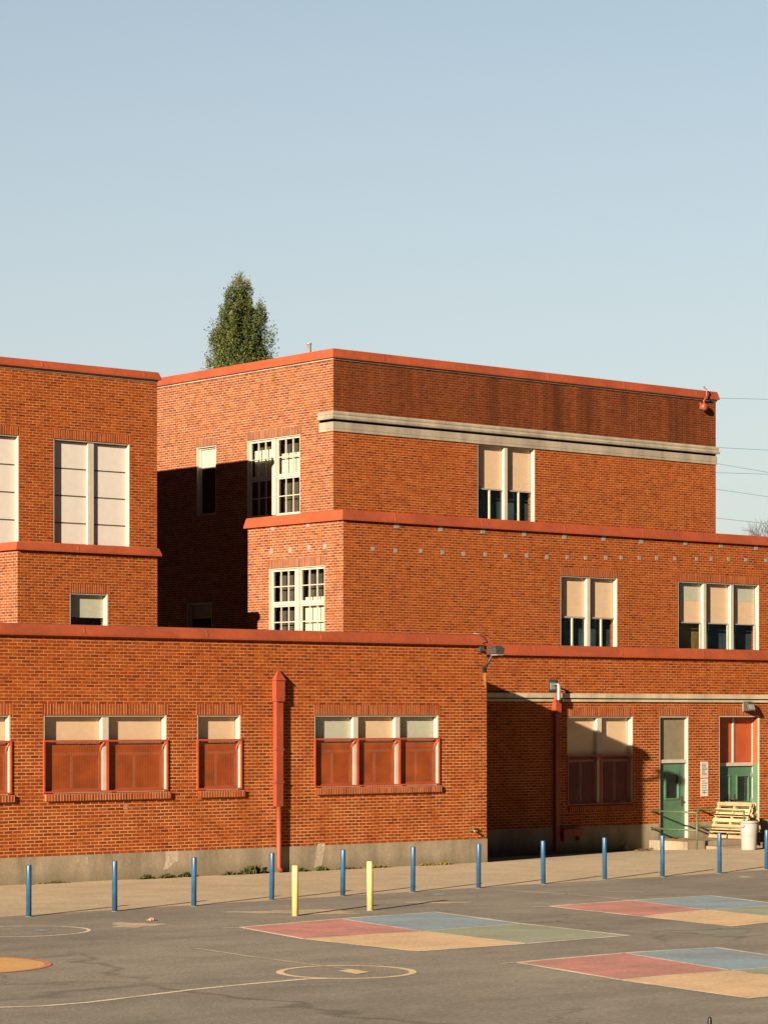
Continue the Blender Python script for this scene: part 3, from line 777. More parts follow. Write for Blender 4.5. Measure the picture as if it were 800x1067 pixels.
# hose tap near the corner
p = onY(490, 865.3, YA); root = empty('hose_tap', 'small brass hose tap low on the brick near the low wing corner', 'tap', (p.x, 0, p.z))
b = MB(); b.tube([(p.x, 0, p.z), (p.x, -.12, p.z), (p.x+.005, -.16, p.z-.05)], .022, 8); put(b.build('spout', M['brass'], smooth=True), root)
b = MB(); b.lathe((p.x, -.10, p.z+.03), [(.012, 0), (.012, .03), (.045, .035), (.045, .05), (.01, .055)], 10); put(b.build('valve_wheel', M['brass']), root)
b = MB(); b.tube([(p.x, -.002, p.z), (p.x, -.015, p.z)], .05, 10); put(b.build('wall_flange', M['brass']), root)

# red metal box low on the shaded wall
p0 = onY(587.5, 864, YB-.2); p1 = onY(608, 871.5, YB-.2)
root = empty('wall_box', 'long dark red metal box low on the shaded wall', 'box', ((p0.x+p1.x)/2, YB, p1.z))
b = MB(); b.box(p0.x, p1.x, YB-.2, YB-.013, p1.z, p0.z-.02); put(b.build('body', M['duct'], bevel=.008), root)
b = MB(); b.box(p0.x-.015, p1.x+.015, YB-.215, YB-.012, p0.z-.02, p0.z); put(b.build('lid', M['duct'], bevel=.004), root)
b = MB()
for xx in (p0.x+.08, p1.x-.08): b.box(xx-.02, xx+.02, YB-.12, YB-.013, p1.z-.12, p1.z)
put(b.build('bracket', M['duct']), root)

# notices between the doors
for (t, bt, lab, lines) in ((794, 810.6, 'upper white printed notice on the brick between the green doors', 9), (811.6, 830, 'lower white printed notice on the brick between the green doors', 6)):
    x0 = onY(729.8, 800, YB).x; x1 = onY(737.4, 800, YB).x; z1 = onY(733, t, YB).z; z0 = onY(733, bt, YB).z
    root = empty('notice', lab, 'sign', ((x0+x1)/2, YB, z0))
    b = MB(); b.box(x0, x1, YB-.012, YB-.001, z0, z1); put(b.build('sheet', M['paper']), root)
    b = MB(); rr = random.Random(int(t))
    for k in range(lines):
        zc = z1-.06-k*(z1-z0-.1)/lines; w = (x1-x0-.06)*rr.uniform(.55, 1)
        b.box(x0+.03, x0+.03+w, YB-.0145, YB-.012, zc-.009, zc+.009)
    if lines == 6: b.box(x0+.1, x0+.13, YB-.0145, YB-.012, z0+.06, z0+.16)
    put(b.build('printed_lines', M['ink']), root)

# pipe on the tall roof
p = onX(322, 366, XD+.8); root = empty('vent_pipe', 'small pale vent pipe sticking up over the tall block roof edge', 'vent pipe', (p.x, p.y, ZD1-.2))
b = MB(); zt = onX(322, 357.5, XD+.8).z; b.tube([(p.x, p.y, ZD1-.3), (p.x, p.y, zt-.03)], .06, 12); put(b.build('pipe', M['steel'], smooth=True), root)
b = MB(); b.tube([(p.x, p.y, zt-.028), (p.x, p.y, zt)], .075, 12); put(b.build('cap', M['steel']), root)

# ------------------------------------------------------------------ landing, rails, pallets, bin
xl = onY(678.5, 880, YB).x; xr = onY(727.4, 880, YB).x
LD = 1.62
root = empty('concrete_landing', 'low concrete landing with a shallow step at the green doors', 'steps', ((xl+xr)/2, YB-LD/2, GB))
b = MB(); b.box(xl-.1, d2[1]+1.3, YB-LD+.25, YB-.013, GB-.1, dz-.012); put(b.build('landing_slab', M['step_concrete'], bevel=.015), root)
b = MB(); b.box(xl+.55, d2[1]+1.3, YB-LD-.35, YB-LD+.249, GB-.1, .0); put(b.build('step', M['step_concrete'], bevel=.015), root)

def handrail(xw, lab):
    r = empty('handrail', lab, 'handrail', (xw, YB-LD, -.05))
    t = .024
    for k, zz in enumerate((onY(690, 846.5, YB-.8).z, onY(690, 865, YB-.8).z)):
        b = MB(); b.tube([(xw, YB-.012, zz), (xw, YB-LD, zz)], t, 8); put(b.build('rail', M['railgreen'], smooth=True), r)
    zt = onY(690, 846.5, YB-.8).z
    b = MB(); b.tube([(xw, YB-LD, -.12), (xw, YB-LD, zt+.01)], t, 8); put(b.build('post', M['railgreen'], smooth=True), r)
    b = MB()
    for zz in (zt, onY(690, 865, YB-.8).z): b.tube([(xw, YB-.025, zz), (xw, YB-.011, zz)], .05, 10)
    put(b.build('wall_flange', M['railgreen']), r)
    return r
handrail(xl, 'green pipe handrail left of the green single door')
handrail(xr, 'green pipe handrail right of the green single door, in front of the pallets')

def pallet(lab, base, lean, width, height, nb):
    """wooden pallet on its edge: boards run along y, leaning about the y axis"""
    r = empty('wooden_pallet', lab, 'pallet', base, 'pallets propped by the doors')
    bh = .10; gap = (height-nb*bh)/(nb-1)
    T = lambda a, y, h: (a*math.cos(lean)+h*math.sin(lean), y, -a*math.sin(lean)+h*math.cos(lean))
    rr = random.Random(5)
    for side, n_, dx in ((0, nb, 0.), (1, 5, .098)):
        g2 = (height-n_*bh)/(n_-1)
        for k in range(n_):
            b = MB(); h0 = k*(bh+g2); j = rr.uniform(-.012, .012)
            b.box(dx, dx+.02, -width/2+j, width/2+j, h0, h0+bh+rr.uniform(-.03, .0), 0, T); b.build('deck_board', M['wood' if rr.random() < .65 else 'wood_dull'], r)
    for yy in (-width/2+.03, -.02, width/2-.07):
        b = MB(); b.box(.0205, .0975, yy, yy+.04, .01, height-.01, 0, T); b.build('stringer', M['wood'], r)
    return r
pz = .0
by = YB-LD*.5+.05
pallet('front slatted wooden pallet leaning by the second handrail', (xr+.22, by, dz), math.radians(21), 1.22, 1.0, 7)
p2 = pallet('second wooden pallet leaning behind the slatted one', (xr+.98, by+.05, dz), math.radians(-14), 1.1, .95, 5)

# white bin
pc = onZ(780, 888.0, GB*.35)
root = empty('trash_bin', 'round white plastic trash bin beside the pallets', 'bin', (pc.x, pc.y, ground(pc.y)+.004))
b = MB(); hb = .72; b.lathe((pc.x, pc.y, ground(pc.y)+.002), [(.185, 0), (.19, .02), (.20, hb*.5), (.205, hb*.52), (.215, hb*.95), (.20, hb*.95), (.18, .03)], 28); put(b.build('body', M['bin'], smooth=True), root)
b = MB(); b.lathe((pc.x, pc.y, ground(pc.y)+.002+hb*.94), [(.205, 0), (.235, 0), (.24, .02), (.235, .045), (.205, .045)], 28); put(b.build('rim', M['pyel'] if False else M['bin'], smooth=True), root)
b = MB()
for s in (-1, 1): b.box(pc.x+s*.235-.03, pc.x+s*.235+.03, pc.y-.06, pc.y+.06, hb*.80+ground(pc.y), hb*.86+ground(pc.y))
put(b.build('handle', M['bin'], bevel=.008), root)

# low cart with pale wheels, half hidden behind the bin
pc = onZ(796, 886.5, GB*.5)
root = empty('dolly', 'low black wheeled dolly with pale wheels right of the white bin', 'cart', (pc.x, pc.y, ground(pc.y)))
g = ground(pc.y)
b = MB(); b.box(pc.x-.32, pc.x+.5, pc.y-.25, pc.y+.25, g+.17, g+.22); b.box(pc.x-.32, pc.x-.27, pc.y-.25, pc.y+.25, g+.22, g+.42); put(b.build('deck', M['black'], bevel=.01), root)
for dx in (-.22, .02, .4):
    w = MB(); w.tube([(pc.x+dx, pc.y-.27, g+.09), (pc.x+dx, pc.y-.21, g+.09)], .085, 16); w.tube([(pc.x+dx, pc.y+.21, g+.09), (pc.x+dx, pc.y+.27, g+.09)], .085, 16)
    put(w.build('wheel', M['stonepale']), root)

# dry leaves and a pale stone at the wall foot
b = MB(); rr = random.Random(3)
for k in range(160):
    c = onY(rr.gauss(672, 5), 880, YB-.35-rr.random()*.5); z = ground(c.y)+.01+rr.random()*.08*math.exp(-((c.x-onY(672, 880, YB-.4).x)/.3)**2)
    a = rr.random()*6.3; s = rr.uniform(.02, .05); t = rr.uniform(-.4, .4)
    b.face([(c.x+s*math.cos(a+q), c.y+s*math.sin(a+q), z+t*s*math.sin(q)) for q in (0, 1.5, 3.1, 4.7)])
tag(b.build('leaf_litter', M['leafstone']), 'heap of dry leaves at the wall foot left of the landing', 'leaves', kind='stuff')
p = onY(652, 884.5, YB-.12)
b = MB(); b.lathe((p.x, p.y, ground(p.y)-.01), [(.05, 0), (.062, .05), (.058, .12), (.045, .15), (.015, .165)], 10)
b.v = [(x+.012*math.sin(z*40+y*9), y+.01*math.cos(z*33), z) for x, y, z in b.v]
tag(b.build('stone', M['stonepale'], smooth=True, origin=(p.x, p.y, ground(p.y))), 'small pale stone at the foot of the shaded wall', 'stone')

# ------------------------------------------------------------------ bollards
bxs = [(30, 955.5), (119.5, 950), (202, 944.5), (283, 938.2), (357, 934), (430, 930), (498.5, 925.8), (566, 921.5), (630, 917), (690, 914), (749.5, 910.5), (798.5, 906.3)]
def make_bollard(name, lab, loc, h, r, mat, group):
    root = empty(name, lab, 'bollard', loc, group)
    b = MB(); b.lathe((0, 0, 0), [(r, -.05), (r, h-.012), (r*.93, h-.003), (r*.85, h)], 18); b.build('post', M[mat], root, smooth=True)
    b = MB(); b.lathe((0, 0, 0), [(r*1.25, -.02), (r*1.25, .004), (r*1.02, .007)], 18); b.build('footing', M['step_concrete'], root)
    return root
blabs = ['blue steel bollard farthest left, below the cropped left window', 'blue steel bollard in front of the wide two-light guarded window',
         'blue steel bollard in front of the narrow guarded window', 'dark blue steel bollard just left of the orange downspout, beside a yellow bollard',
         'blue steel bollard standing between the two yellow bollards', 'blue steel bollard first to the right of the yellow bollards, below the three-light window',
         'blue steel bollard in front of the low wing corner', 'blue steel bollard in front of the dark red shaded downspout',
         'blue steel bollard in front of the recessed two-light window', 'blue steel bollard in front of the green single door',
         'blue steel bollard in front of the wooden pallets', 'blue steel bollard at the right edge, past the white bin']
proto = None
for k, ((x, y), lab) in enumerate(zip(bxs, blabs)):
    p = onZ(x, y)
    if proto is None: proto = o = make_bollard('bollard', lab, p, .862, .046, 'blue', 'blue bollards along the path edge')
    else: o = copy_tree(proto); o.location = p; o['label'] = lab
    o.rotation_euler = (R.uniform(-.012, .012), R.uniform(-.012, .012), R.random()*6)
yb = make_bollard('bollard', 'left yellow bollard, nearest the orange downspout', onZ(307.5, 954.8), .845, .053, 'yellow', 'yellow bollards')
y2 = copy_tree(yb); y2.location = onZ(385.5, 949.2); y2['label'] = 'right yellow bollard, below the three-light guarded window'; y2.rotation_euler = (0, .008, 2)

# short dark post close to the camera
p = onZ(739.3, 1114); root = empty('post', 'short dark round-topped post at the bottom edge of the playground', 'post', p)
b = MB(); b.lathe((0, 0, 0), [(.021, -.05), (.021, .46), (.018, .48), (.010, .49)], 14); b.build('shaft', M['black'], root, smooth=True)
b = MB(); b.lathe((0, 0, 0), [(.05, 0), (.05, .012), (.023, .016)], 14); b.build('base_plate', M['black'], root)

# ------------------------------------------------------------------ ground
b = MB()
xs = [-700, -120, -60, -30, 0, 30, 60, 120, 900]; ys = [-400, -100, -60, -40, -20, -6, 0, YB, 40, 900]
gz_ = lambda y: 0. if y <= 0 else GB
for i in range(len(xs)-1):
    for j in range(len(ys)-1):
        b.face([(xs[i], ys[j], gz_(ys[j])), (xs[i+1], ys[j], gz_(ys[j])), (xs[i+1], ys[j+1], gz_(ys[j+1])), (xs[i], ys[j+1], gz_(ys[j+1]))])
structure(b.build('ground', M['asphalt']))
# path strip between the bollards and the walls, with a ragged outer edge
b = MB(); edge = []
x = -40.
rr = random.Random(2)
while x < 40:
    yb_ = -6.92+.043*(x+15) + rr.uniform(-.05, .05); edge.append((x, yb_)); x += .6
for (xa, ya), (xb, yb_) in zip(edge, edge[1:]):
    b.face([(xa, ya, .003), (xb, yb_, .003), (xb, -.001, .003), (xa, -.001, .003)])
    if xa >= 0: b.face([(xa, -.001, .003), (xb, -.001, .003), (xb, YB-.001, GB+.003), (xa, YB-.001, GB+.003)])
structure(b.build('path', M['path']))

def sheet(name, lab, cat, z, pts, mat, parent=None, group=None):
    b = MB(); b.face([(p[0], p[1], z) for p in pts])
    o = b.build(name, M[mat], parent)
    if parent is None: tag(o, lab, cat, group)
    return o
def strip(mb, pts, w, z, mi=0):
    P_ = [Vector((p[0], p[1])) for p in pts]
    for i in range(len(P_)-1):
        d = (P_[i+1]-P_[i]).normalized(); n = Vector((-d.y, d.x))*w/2
        d2_ = (P_[min(i+2, len(P_)-1)]-P_[i]).normalized() if i < len(P_)-2 else d
        d0_ = (P_[i+1]-P_[i-1]).normalized() if i else d
        n0 = Vector((-d0_.y, d0_.x))*w/2; n1 = Vector((-d2_.y, d2_.x))*w/2
        mb.face([(*(P_[i]-n0), z), (*(P_[i+1]-n1), z), (*(P_[i+1]+n1), z), (*(P_[i]+n0), z)], mi)

# four-square courts: corner left, top, right, bottom; joint
def court(lab, Lc, T, Rt, B, C, LT, LB, TR, RB, tip=None):
    root = empty('four_square_court', lab, 'court marking', (C[0], C[1], 0))
    def sq(pts, mat, what):
        bm_ = MB(); n = 10                     # slightly hand-painted edges
        out = []
        for k in range(4):
            a, c = Vector(pts[k]), Vector(pts[(k+1) % 4])
            for j in range(n):
                q = a.lerp(c, j/n); out.append((q.x+R.uniform(-.018, .018), q.y+R.uniform(-.018, .018), .0045))
        bm_.face(out); o = bm_.build('painted_square', M[mat]); put(o, root); o['label'] = what; return o
    sq([Lc, LT, C, LB], 'pred', 'faded red square'); sq([LT, T, TR, C], 'pblue', 'faded blue square')
    sq([C, TR, Rt, RB], 'pgreen', 'faded green square'); sq([LB, C, RB, B], 'pyel', 'faded ochre square')
    mb = MB()
    strip(mb, [Lc, LT, T, TR, Rt, RB, B, LB, Lc], .085, .0065)
    strip(mb, [LT, C], .045, .0065); strip(mb, [C, TR], .045, .0065); strip(mb, [LB, C], .045, .0065); strip(mb, [C, RB], .045, .0065)
    if tip: strip(mb, [Lc, tip], .05, .0065)
    put(mb.build('border_line', M['pline']), root)
g2 = lambda x, y: tuple(onZ(x, y)[:2])
def four(lp): return [g2(*p) for p in lp]
Lc, LT, T, TR, Rt, RB, B, LB, C = four([(250, 967), (355, 958), (453.7, 951), (543, 963), (655, 975.5), (549, 984), (435, 992), (316, 979), (440, 971)])
court('faded four-colour four-square court left of centre, below the yellow bollards', Lc, T, Rt, B, C, LT, LB, TR, RB, g2(232, 968))
def fill(L_, LT, T, LB, B, C):
    v = lambda a: Vector(a)
    RB = v(C)+(v(B)-v(LB)); TR = v(C)+(v(T)-v(LT)); Rt = TR+(v(B)-v(LB))
    return tuple(TR), tuple(Rt), tuple(RB)
L2, LT, T, LB, B, C = four([(538, 1003.6), (650, 993.7), (746, 988), (646, 1021.7), (780, 1041), (760, 1011.7)])
TR, Rt, RB = fill(L2, LT, T, LB, B, C)
court('faded four-colour four-square court nearest the camera at lower right', L2, T, Rt, B, C, LT, LB, TR, RB, g2(522.5, 1005))
L2, LT, T, LB, B, C = four([(572, 945), (658.7, 938.7), (738.7, 933.7), (667.5, 955.5), (762.5, 966), (736, 948.7)])
TR, Rt, RB = fill(L2, LT, T, LB, B, C)
court('faded four-colour four-square court farthest back at right, below the doors', L2, T, Rt, B, C, LT, LB, TR, RB, g2(555, 945.5))

# circles
def ring(c, r, w, n=64): return [(c[0]+r*math.cos(2*math.pi*k/n), c[1]+r*math.sin(2*math.pi*k/n)) for k in range(n+1)]
c = onZ(361, 1013.4)
mb = MB(); strip(mb, ring(c, .87, .10), .10, .0045); tag(mb.build('painted_ring', M['pring'], origin=(c.x, c.y, 0)), 'thin ochre painted ring on the asphalt below the court', 'ground marking')
mb = MB(); strip(mb, [g2(205, 989), g2(262, 997.5), g2(330, 1006.5), g2(372, 1012)], .07, .0065, 0)
q = [g2(352, 1012.5), g2(366, 1010.8), g2(386, 1013.8), g2(372, 1016)]; mb.face([(*p, .0072) for p in q], 1)
tag(mb.build('painted_pointer', [M['pfaint'], M['pring']]), 'faint painted line ending in an ochre dab inside the ring', 'ground marking')
mb = MB(); pts = [(-80, 1049), (0, 1050.5), (45, 1049), (90, 1045.5), (140, 1039.5), (200, 1032), (260, 1026), (320, 1020.8), (345, 1020.2)]
strip(mb, [g2(*p) for p in pts], .085, .0050); tag(mb.build('painted_line', M['pline']), 'long curved white line running to the ochre ring', 'ground marking')
c = onZ(-50, 1006.5)
root = empty('painted_disc', 'orange painted disc with a red edge at the left of the playground', 'ground marking', (c.x, c.y, 0))
mb = MB(); mb.face([(*p, .0045) for p in ring(c, 1.24, 0)[:-1]]); put(mb.build('disc', M['porange']), root)
mb = MB(); strip(mb, ring(c, 1.285, 0), .085, .0062); put(mb.build('edge', M['prededge']), root)
c = onZ(22, 971)
root = empty('painted_loop', 'thin pale painted loop near the leftmost bollard', 'ground marking', (c.x, c.y, 0))
mb = MB(); strip(mb, [(c.x+1.08*math.cos(a*.1), c.y+.98*math.sin(a*.1)) for a in range(64)], .06, .0045); put(mb.build('loop', M['pline']), root)
mb = MB(); q = [g2(28, 970.3), g2(44, 969.2), g2(55, 970.2), g2(44, 971.2)]; mb.face([(*p, .0062) for p in q]); put(mb.build('smear', M['pblue']), root)
def blob(name, lab, cx, cy, rx, ry, mat, seed, z=.0042):
    rr = random.Random(seed); pts = []
    for k in range(40):
        a = 2*math.pi*k/40; f = 1+.22*math.sin(3*a+seed)+.12*math.sin(7*a+seed*2)+rr.uniform(-.08, .08)
        pts.append(g2(cx+rx*f*math.cos(a), cy+ry*f*math.sin(a)))
    c = onZ(cx, cy); b = MB(); b.face([(*p, z) for p in pts][::-1]); return tag(b.build(name, M[mat], origin=(c.x, c.y, 0)), lab, 'ground stain')
blob('paint_stain', 'faded teal paint stain between the two right-hand courts', 754, 973, 27, 3.4, 'pteal', 4)
blob('dirt_patch', 'pale sandy dirt patch below the second and third bollards', 140, 964.5, 26, 2.6, 'sand', 2)
blob('dirt_patch', 'long pale sandy strip around the feet of the yellow bollards', 312, 951, 62, 2.2, 'sand', 5)
blob('dirt_patch', 'small pale scuff left of the rightmost bollard', 776, 914.4, 9, .8, 'sand', 7)
blob('paint_stain', 'small blue paint dab right of the yellow bollards', 457, 932.5, 7, .9, 'pblue', 3)
blob('dirt_patch', 'long thin pale scuff right of the yellow bollards', 455, 941, 34, .9, 'sand', 9)
for lab, pts in (('long faint white line running from the low wing corner to the far court', [(512, 927.3), (560, 930.2), (600, 933), (658, 938.6)]),
                 ('faint white line crossing below the shaded wall', [(575, 933), (640, 930), (710, 929.5)])):
    mb = MB(); strip(mb, [g2(*p) for p in pts], .07, .0058); tag(mb.build('painted_line', M['pfaint']), lab, 'ground marking')
# crumpled litter
p = onZ(157.5, 960); b = MB(); rr = random.Random(8)
b.lathe((0, 0, 0), [(.04, 0), (.06, .015), (.055, .035), (.03, .05), (.01, .055)], 12)
b.v = [(x*rr.uniform(.7, 1.5), y*rr.uniform(.6, 1.2), z*rr.uniform(.6, 1.1)) for x, y, z in b.v]
o = tag(b.build('litter', plain('litter_paper', (.75, .42, .30), .8, .2, 20.)), 'small crumpled pinkish litter on the sandy patch', 'litter'); o.location = p

# ------------------------------------------------------------------ plants
def weed(px, h, spread, n, mat, lab, seed):
    p = onY(px, 900, -.07); rr = random.Random(seed)
    root = empty('weed', lab, 'weed', (p.x, -.07, 0), 'weeds along the foundation')
    b = MB()
    for k in range(n):
        bx = rr.gauss(0, spread); by_ = -abs(rr.gauss(0, .05)); hh = h*rr.uniform(.3, 1)*math.exp(-(bx/spread/1.6)**2)
        a = rr.random()*6.28; w = rr.uniform(.015, .035); tilt = rr.uniform(.1, .9)
        d = Vector((math.cos(a), math.sin(a)*.6, 0)); s = Vector((-d.y, d.x, 0))*w
        o_ = Vector((bx, by_, .0)); m_ = o_+d*hh*tilt*.5+Vector((0, 0, hh*.7)); t_ = o_+d*hh*tilt+Vector((0, 0, hh*rr.uniform(.6, 1)))
        b.face([o_-s*.3, o_+s*.3, m_+s, t_, m_-s])
    b.build('leaves', M[mat], root)
    b = MB()
    for k in range(4):
        a = rr.random()*6.28; bx = rr.gauss(0, spread*.5)
        b.tube([(bx, -.01, 0), (bx+.03*math.cos(a), -.02, h*.5), (bx+.07*math.cos(a), -.03+.04*math.sin(a), h*.8)], [.004, .003, .002], 5)
    b.build('stem', M[mat], root)
W = [(58, .07, .22, 60, 'weed', 'thin green weeds by the foundation near the leftmost bollard'),
     (36, .05, .25, 50, 'weeddry', 'dry thin weeds by the foundation at the far left'),
     (151, .13, .13, 90, 'weed', 'small weed clump under the wide guarded window right end'),
     (172, .13, .12, 90, 'weed', 'weed clump in front of the pale repair patch'),
     (193, .15, .15, 100, 'weed', 'weed clump beside the third bollard'),
     (240, .12, .15, 90, 'weed', 'low weed clump below the narrow window right side'),
     (262, .24, .20, 170, 'weed', 'largest bushy weed clump, left of the orange downspout'),
     (313, .13, .12, 90, 'weed', 'weed clump just right of the orange downspout'),
     (333, .14, .14, 100, 'weed', 'weed clump below the slanted pale repair patch'),
     (362, .08, .25, 80, 'weed', 'low weeds behind the bollard between the yellow ones'),
     (392, .10, .25, 90, 'weeddry', 'dry yellowish weeds behind the right yellow bollard'),
     (445, .10, .22, 110, 'weeddry', 'yellow weed tuft right of the first bollard past the yellow ones'),
     (463, .09, .14, 80, 'weeddry', 'small yellow weed tuft nearest the low wing corner')]
for k, (px, h, sp_, n, mt, lab) in enumerate(W): weed(px, h, sp_, n, mt, lab, 20+k)

# tall conifer behind the tall block
Zt = 96.
def at_depth(px, py, Zd):
    a = (px-400)/F; r = (U[0]*a+U[1], V[0]*a+V[1], -(py-Y0)/F); return Vector([CAM[k]+Zd*r[k] for k in range(3)])
ap = at_depth(250.5, 284, Zt); hgt = ap.z
root = empty('conifer_tree', 'tall dense pointed conifer rising behind the brick blocks', 'tree', (ap.x, ap.y, 0))
b = MB(); b.tube([(0, 0, -.2), (.05, 0, hgt*.35), (0, .04, hgt*.7), (0, 0, hgt*.97)], [.32, .25, .12, .02], 8); b.build('trunk', M['bark'], root, smooth=True)
rr = random.Random(42)
cr = MB(); tips = MB()
lobes = []
def crown_r(d):
    K = [(0, .10), (.35, .34), (.8, .56), (1.6, .88), (2.6, 1.06), (3.4, 1.17), (6, 1.3), (9, 1.3)]
    for (d0, r0), (d1_, r1) in zip(K, K[1:]):
        if d <= d1_: return r0+(r1-r0)*(d-d0)/(d1_-d0)
    return 1.3
for k in range(640):
    t = rr.random()**.75                                 # 0 top, 1 bottom
    z = hgt-.22-t*8.5
    rad = crown_r(t*8.5)*rr.uniform(.88, 1.16)
    a = rr.random()*6.283; q = rad*(rr.uniform(.35, 1.0)**.5)*rr.uniform(.9, 1.04)
    lobes.append((Vector((q*math.cos(a), q*math.sin(a), z)), a, (.13+.20*min(1, t*2.2))*rr.uniform(.6, 1.25), t))
# secondary leader on the left flank
sx_ = Vector((-U[0], -U[1]*.0-.64*0+.0, 0)).normalized()
for s_i in range(7): lobes.append((Vector((-.72, -.6, hgt-1.5-.2*s_i)), 3., .07+.035*s_i, .3))
for (c, a, size, t) in lobes:
    up_ = Vector((.42*math.cos(a), .42*math.sin(a), .95)).normalized()
    n = int(80+290*size)
    for k in range(n):
        o_ = c+Vector((rr.gauss(0, size*.42), rr.gauss(0, size*.42), rr.gauss(0, size*.8)))
        d = (up_+Vector((rr.gauss(0, .38), rr.gauss(0, .38), rr.gauss(0, .38)))).normalized()
        s_ = d.cross(Vector((rr.gauss(0, 1), rr.gauss(0, 1), rr.gauss(0, 1)))).normalized()
        ln = rr.uniform(.04, .095); w = ln*rr.uniform(.18, .36)
        tgt = tips if (t < .05 or rr.random() < .08) else cr
        tgt.face([o_, o_+d*ln*.5+s_*w, o_+d*ln, o_+d*ln*.5-s_*w])
for k in range(9000):                                    # darker inner sprays
    t = rr.random()**.7; z = hgt-.7-t*8.2; rad = crown_r(t*8.2)*rr.random()**.5*.85; a = rr.random()*6.283
    o_ = Vector((rad*math.cos(a), rad*math.sin(a), z)); d = Vector((rr.gauss(0, .5), rr.gauss(0, .5), 1)).normalized(); s_ = d.cross(Vector((rr.gauss(0, 1), rr.gauss(0, 1), .1))).normalized()*.06
    cr.face([o_, o_+d*.1+s_, o_+d*.24, o_+d*.1-s_])
for k in range(140):                                     # wispy leader
    z = hgt-.6+rr.random()*.6; o_ = Vector((rr.gauss(.02, .09), rr.gauss(0, .09), z)); d = Vector((rr.gauss(0, .7), rr.gauss(0, .7), 1)).normalized(); s_ = d.orthogonal().normalized()*.015
    tips.face([o_-s_, o_+s_, o_+d*rr.uniform(.1, .3)])
crown = cr.build('crown', M['conifer'], root); tips.build('tips', M['coniferbrown'], root)

# bare trees far to the right
def bare_tree(px, py_top, Zd, seed, lab, spread, lv=6):
    tp = at_depth(px, py_top, Zd); rr = random.Random(seed)
    root = empty('bare_tree', lab, 'tree', (tp.x, tp.y, GB))
    h = tp.z; b = MB(); tw = MB()
    b.tube([(0, 0, 0), (.05, 0, h*.25), (0, .05, h*.45)], [.3, .24, .18], 8)
    def grow(p, d, ln, r, n):
        e = p+d*ln; m_ = p.lerp(e, .5)+Vector((rr.gauss(0, .05), rr.gauss(0, .05), 0))*ln
        (b if n > 2 else tw).tube([p, m_, e], [r, r*.85, r*.65], 5 if n > 2 else 3, cap=False)
        if n == 0: return
        for k in range(3 if n > 1 else 4):
            nd = (d+Vector((rr.gauss(0, spread), rr.gauss(0, spread), rr.gauss(.12, .25)))).normalized()
            grow(p.lerp(e, rr.uniform(.6, 1)), nd, ln*rr.uniform(.6, .8), r*.6, n-1)
    for k in range(4): grow(Vector((0, 0, h*rr.uniform(.3, .45))), Vector((rr.gauss(0, .35), rr.gauss(0, .35), 1)).normalized(), h*.21, .13, lv-1)
    b.build('trunk', M['bark'], root); tw.build('crown', M['twig'], root)
bare_tree(815, 528, 150., 3, 'bare grey winter tree at the right edge beyond the roof', .42)
bare_tree(768, 551, 190., 9, 'faint distant bare tree just right of the tall block', .4)

# overhead wires right of the tall block
for k, (xa, ya, xb, yb_) in enumerate([(735, 414.4, 800, 416.1), (735, 465.6, 800, 469.3), (735, 481, 800, 493.4), (735, 492.1, 800, 494.3), (735, 508, 800, 518.6), (735, 538.5, 794, 545.8)]):
    pa = at_depth(xa, ya, 100.); sl = (yb_-ya)/(xb-xa)
    pe = at_depth(xa+420, ya+sl*420*.9, 100.); pst = at_depth(xa-110, ya-sl*110*.9, 100.)
    pts = [pst]+[pa.lerp(pe, t/8)-Vector((0, 0, 1.6*(t/8)*(1-t/8)*0)) for t in range(9)]
    b = MB(); b.tube(pts, .011, 5)
    lab = ['topmost overhead wire, level with the tall block coping', 'second overhead wire from the top, beside the stone cornice', 'sloping overhead wire under the cornice, third from the top',
           'nearly level overhead wire crossing the sloping one', 'overhead wire second from the bottom', 'lowest overhead wire, just above the bare trees'][k]
    tag(b.build('overhead_wire', M['wire']), lab, 'wire', 'overhead wires')

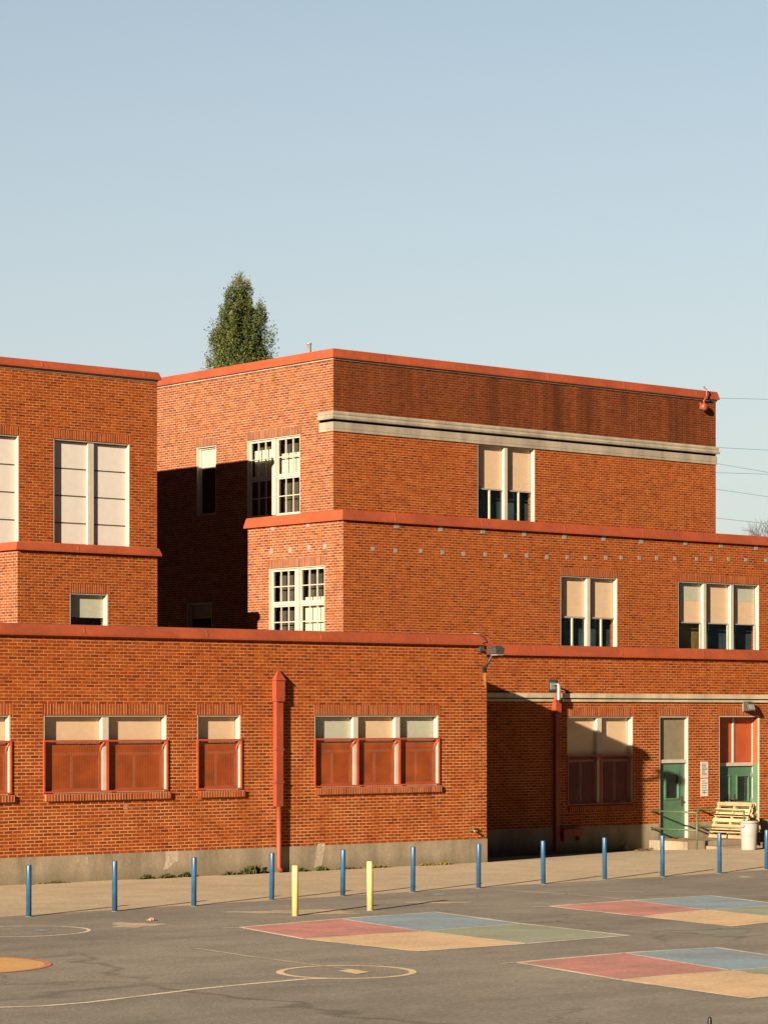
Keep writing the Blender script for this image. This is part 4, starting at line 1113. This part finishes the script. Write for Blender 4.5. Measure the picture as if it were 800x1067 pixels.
# ------------------------------------------------------------------ light, sky, camera
SKY_BACK = .10; SKY_LO = .3
sd_ = Vector((2.47, 1., -.775)).normalized()
sun = bpy.data.lights.new('sun', 'SUN'); sun.energy = 13.5; sun.angle = math.radians(.5); sun.color = (1., .86, .67)
so = bpy.data.objects.new('sun', sun); col.objects.link(so); so.rotation_euler = sd_.to_track_quat('-Z', 'Y').to_euler(); so.location = (-40, -30, 40)
w = bpy.data.worlds.new('World'); sc.world = w; w.use_nodes = True
nt = w.node_tree; bg = nt.nodes['Background']
sky = nt.nodes.new('ShaderNodeTexSky'); sky.sky_type = 'NISHITA'; sky.sun_disc = False
sky.sun_elevation = math.asin(-sd_.z); sky.sun_rotation = math.atan2(-sd_.x, -sd_.y)
sky.altitude = 50; sky.air_density = 1.; sky.dust_density = 1.2; sky.ozone_density = 1.2
# clear evening sky: bright hazy band low over the far side, deeper overhead and towards the sun
tc = nt.nodes.new('ShaderNodeTexCoord'); nrm = N(nt, 'ShaderNodeVectorMath', operation='NORMALIZE'); L(nt, tc.outputs['Generated'], nrm.inputs[0])
sep = nt.nodes.new('ShaderNodeSeparateXYZ'); L(nt, nrm.outputs[0], sep.inputs[0])
dt = N(nt, 'ShaderNodeVectorMath', operation='DOT_PRODUCT'); L(nt, nrm.outputs[0], dt.inputs[0]); dt.inputs[1].default_value = (.64, .768, 0)
far = mrange(nt, dt.outputs['Value'], SKY_LO, .93, SKY_BACK, 1.)
up = mrange(nt, sep.outputs[2], .28, .7, 1., .35)
mm = N(nt, 'ShaderNodeMath', operation='MULTIPLY'); L(nt, far, mm.inputs[0]); L(nt, up, mm.inputs[1])
c = mix(nt, 1., sky.outputs[0], (1.47, 1.35, 1.20), 'MULTIPLY')
haze = mrange(nt, sep.outputs[2], -.01, .30, .8, .22)
c = mix(nt, haze, c, (5.45, 5.8, 6.2))
c = mix(nt, far, mix(nt, 1., c, (.62, 1., 1.55), 'MULTIPLY'), c)
c = mix(nt, 1., c, mm.outputs[0], 'MULTIPLY')
L(nt, c, bg.inputs[0]); bg.inputs[1].default_value = .11

cam = bpy.data.cameras.new('camera'); co = bpy.data.objects.new('camera', cam); col.objects.link(co); sc.camera = co
cam.sensor_fit = 'HORIZONTAL'; cam.sensor_width = 36.; cam.lens = F/800*36.
cam.shift_y = (Y0-533.5)/800.
cam.clip_start = .5; cam.clip_end = 3000
co.location = CAM; co.rotation_euler = (math.pi/2, 0, -math.atan2(U[1], V[1]))
sc.render.resolution_x = 767; sc.render.resolution_y = 1024
sc.render.engine = 'CYCLES'
sc.view_settings.view_transform = 'Standard'; sc.view_settings.look = 'None'; sc.view_settings.exposure = 0; sc.view_settings.gamma = 1
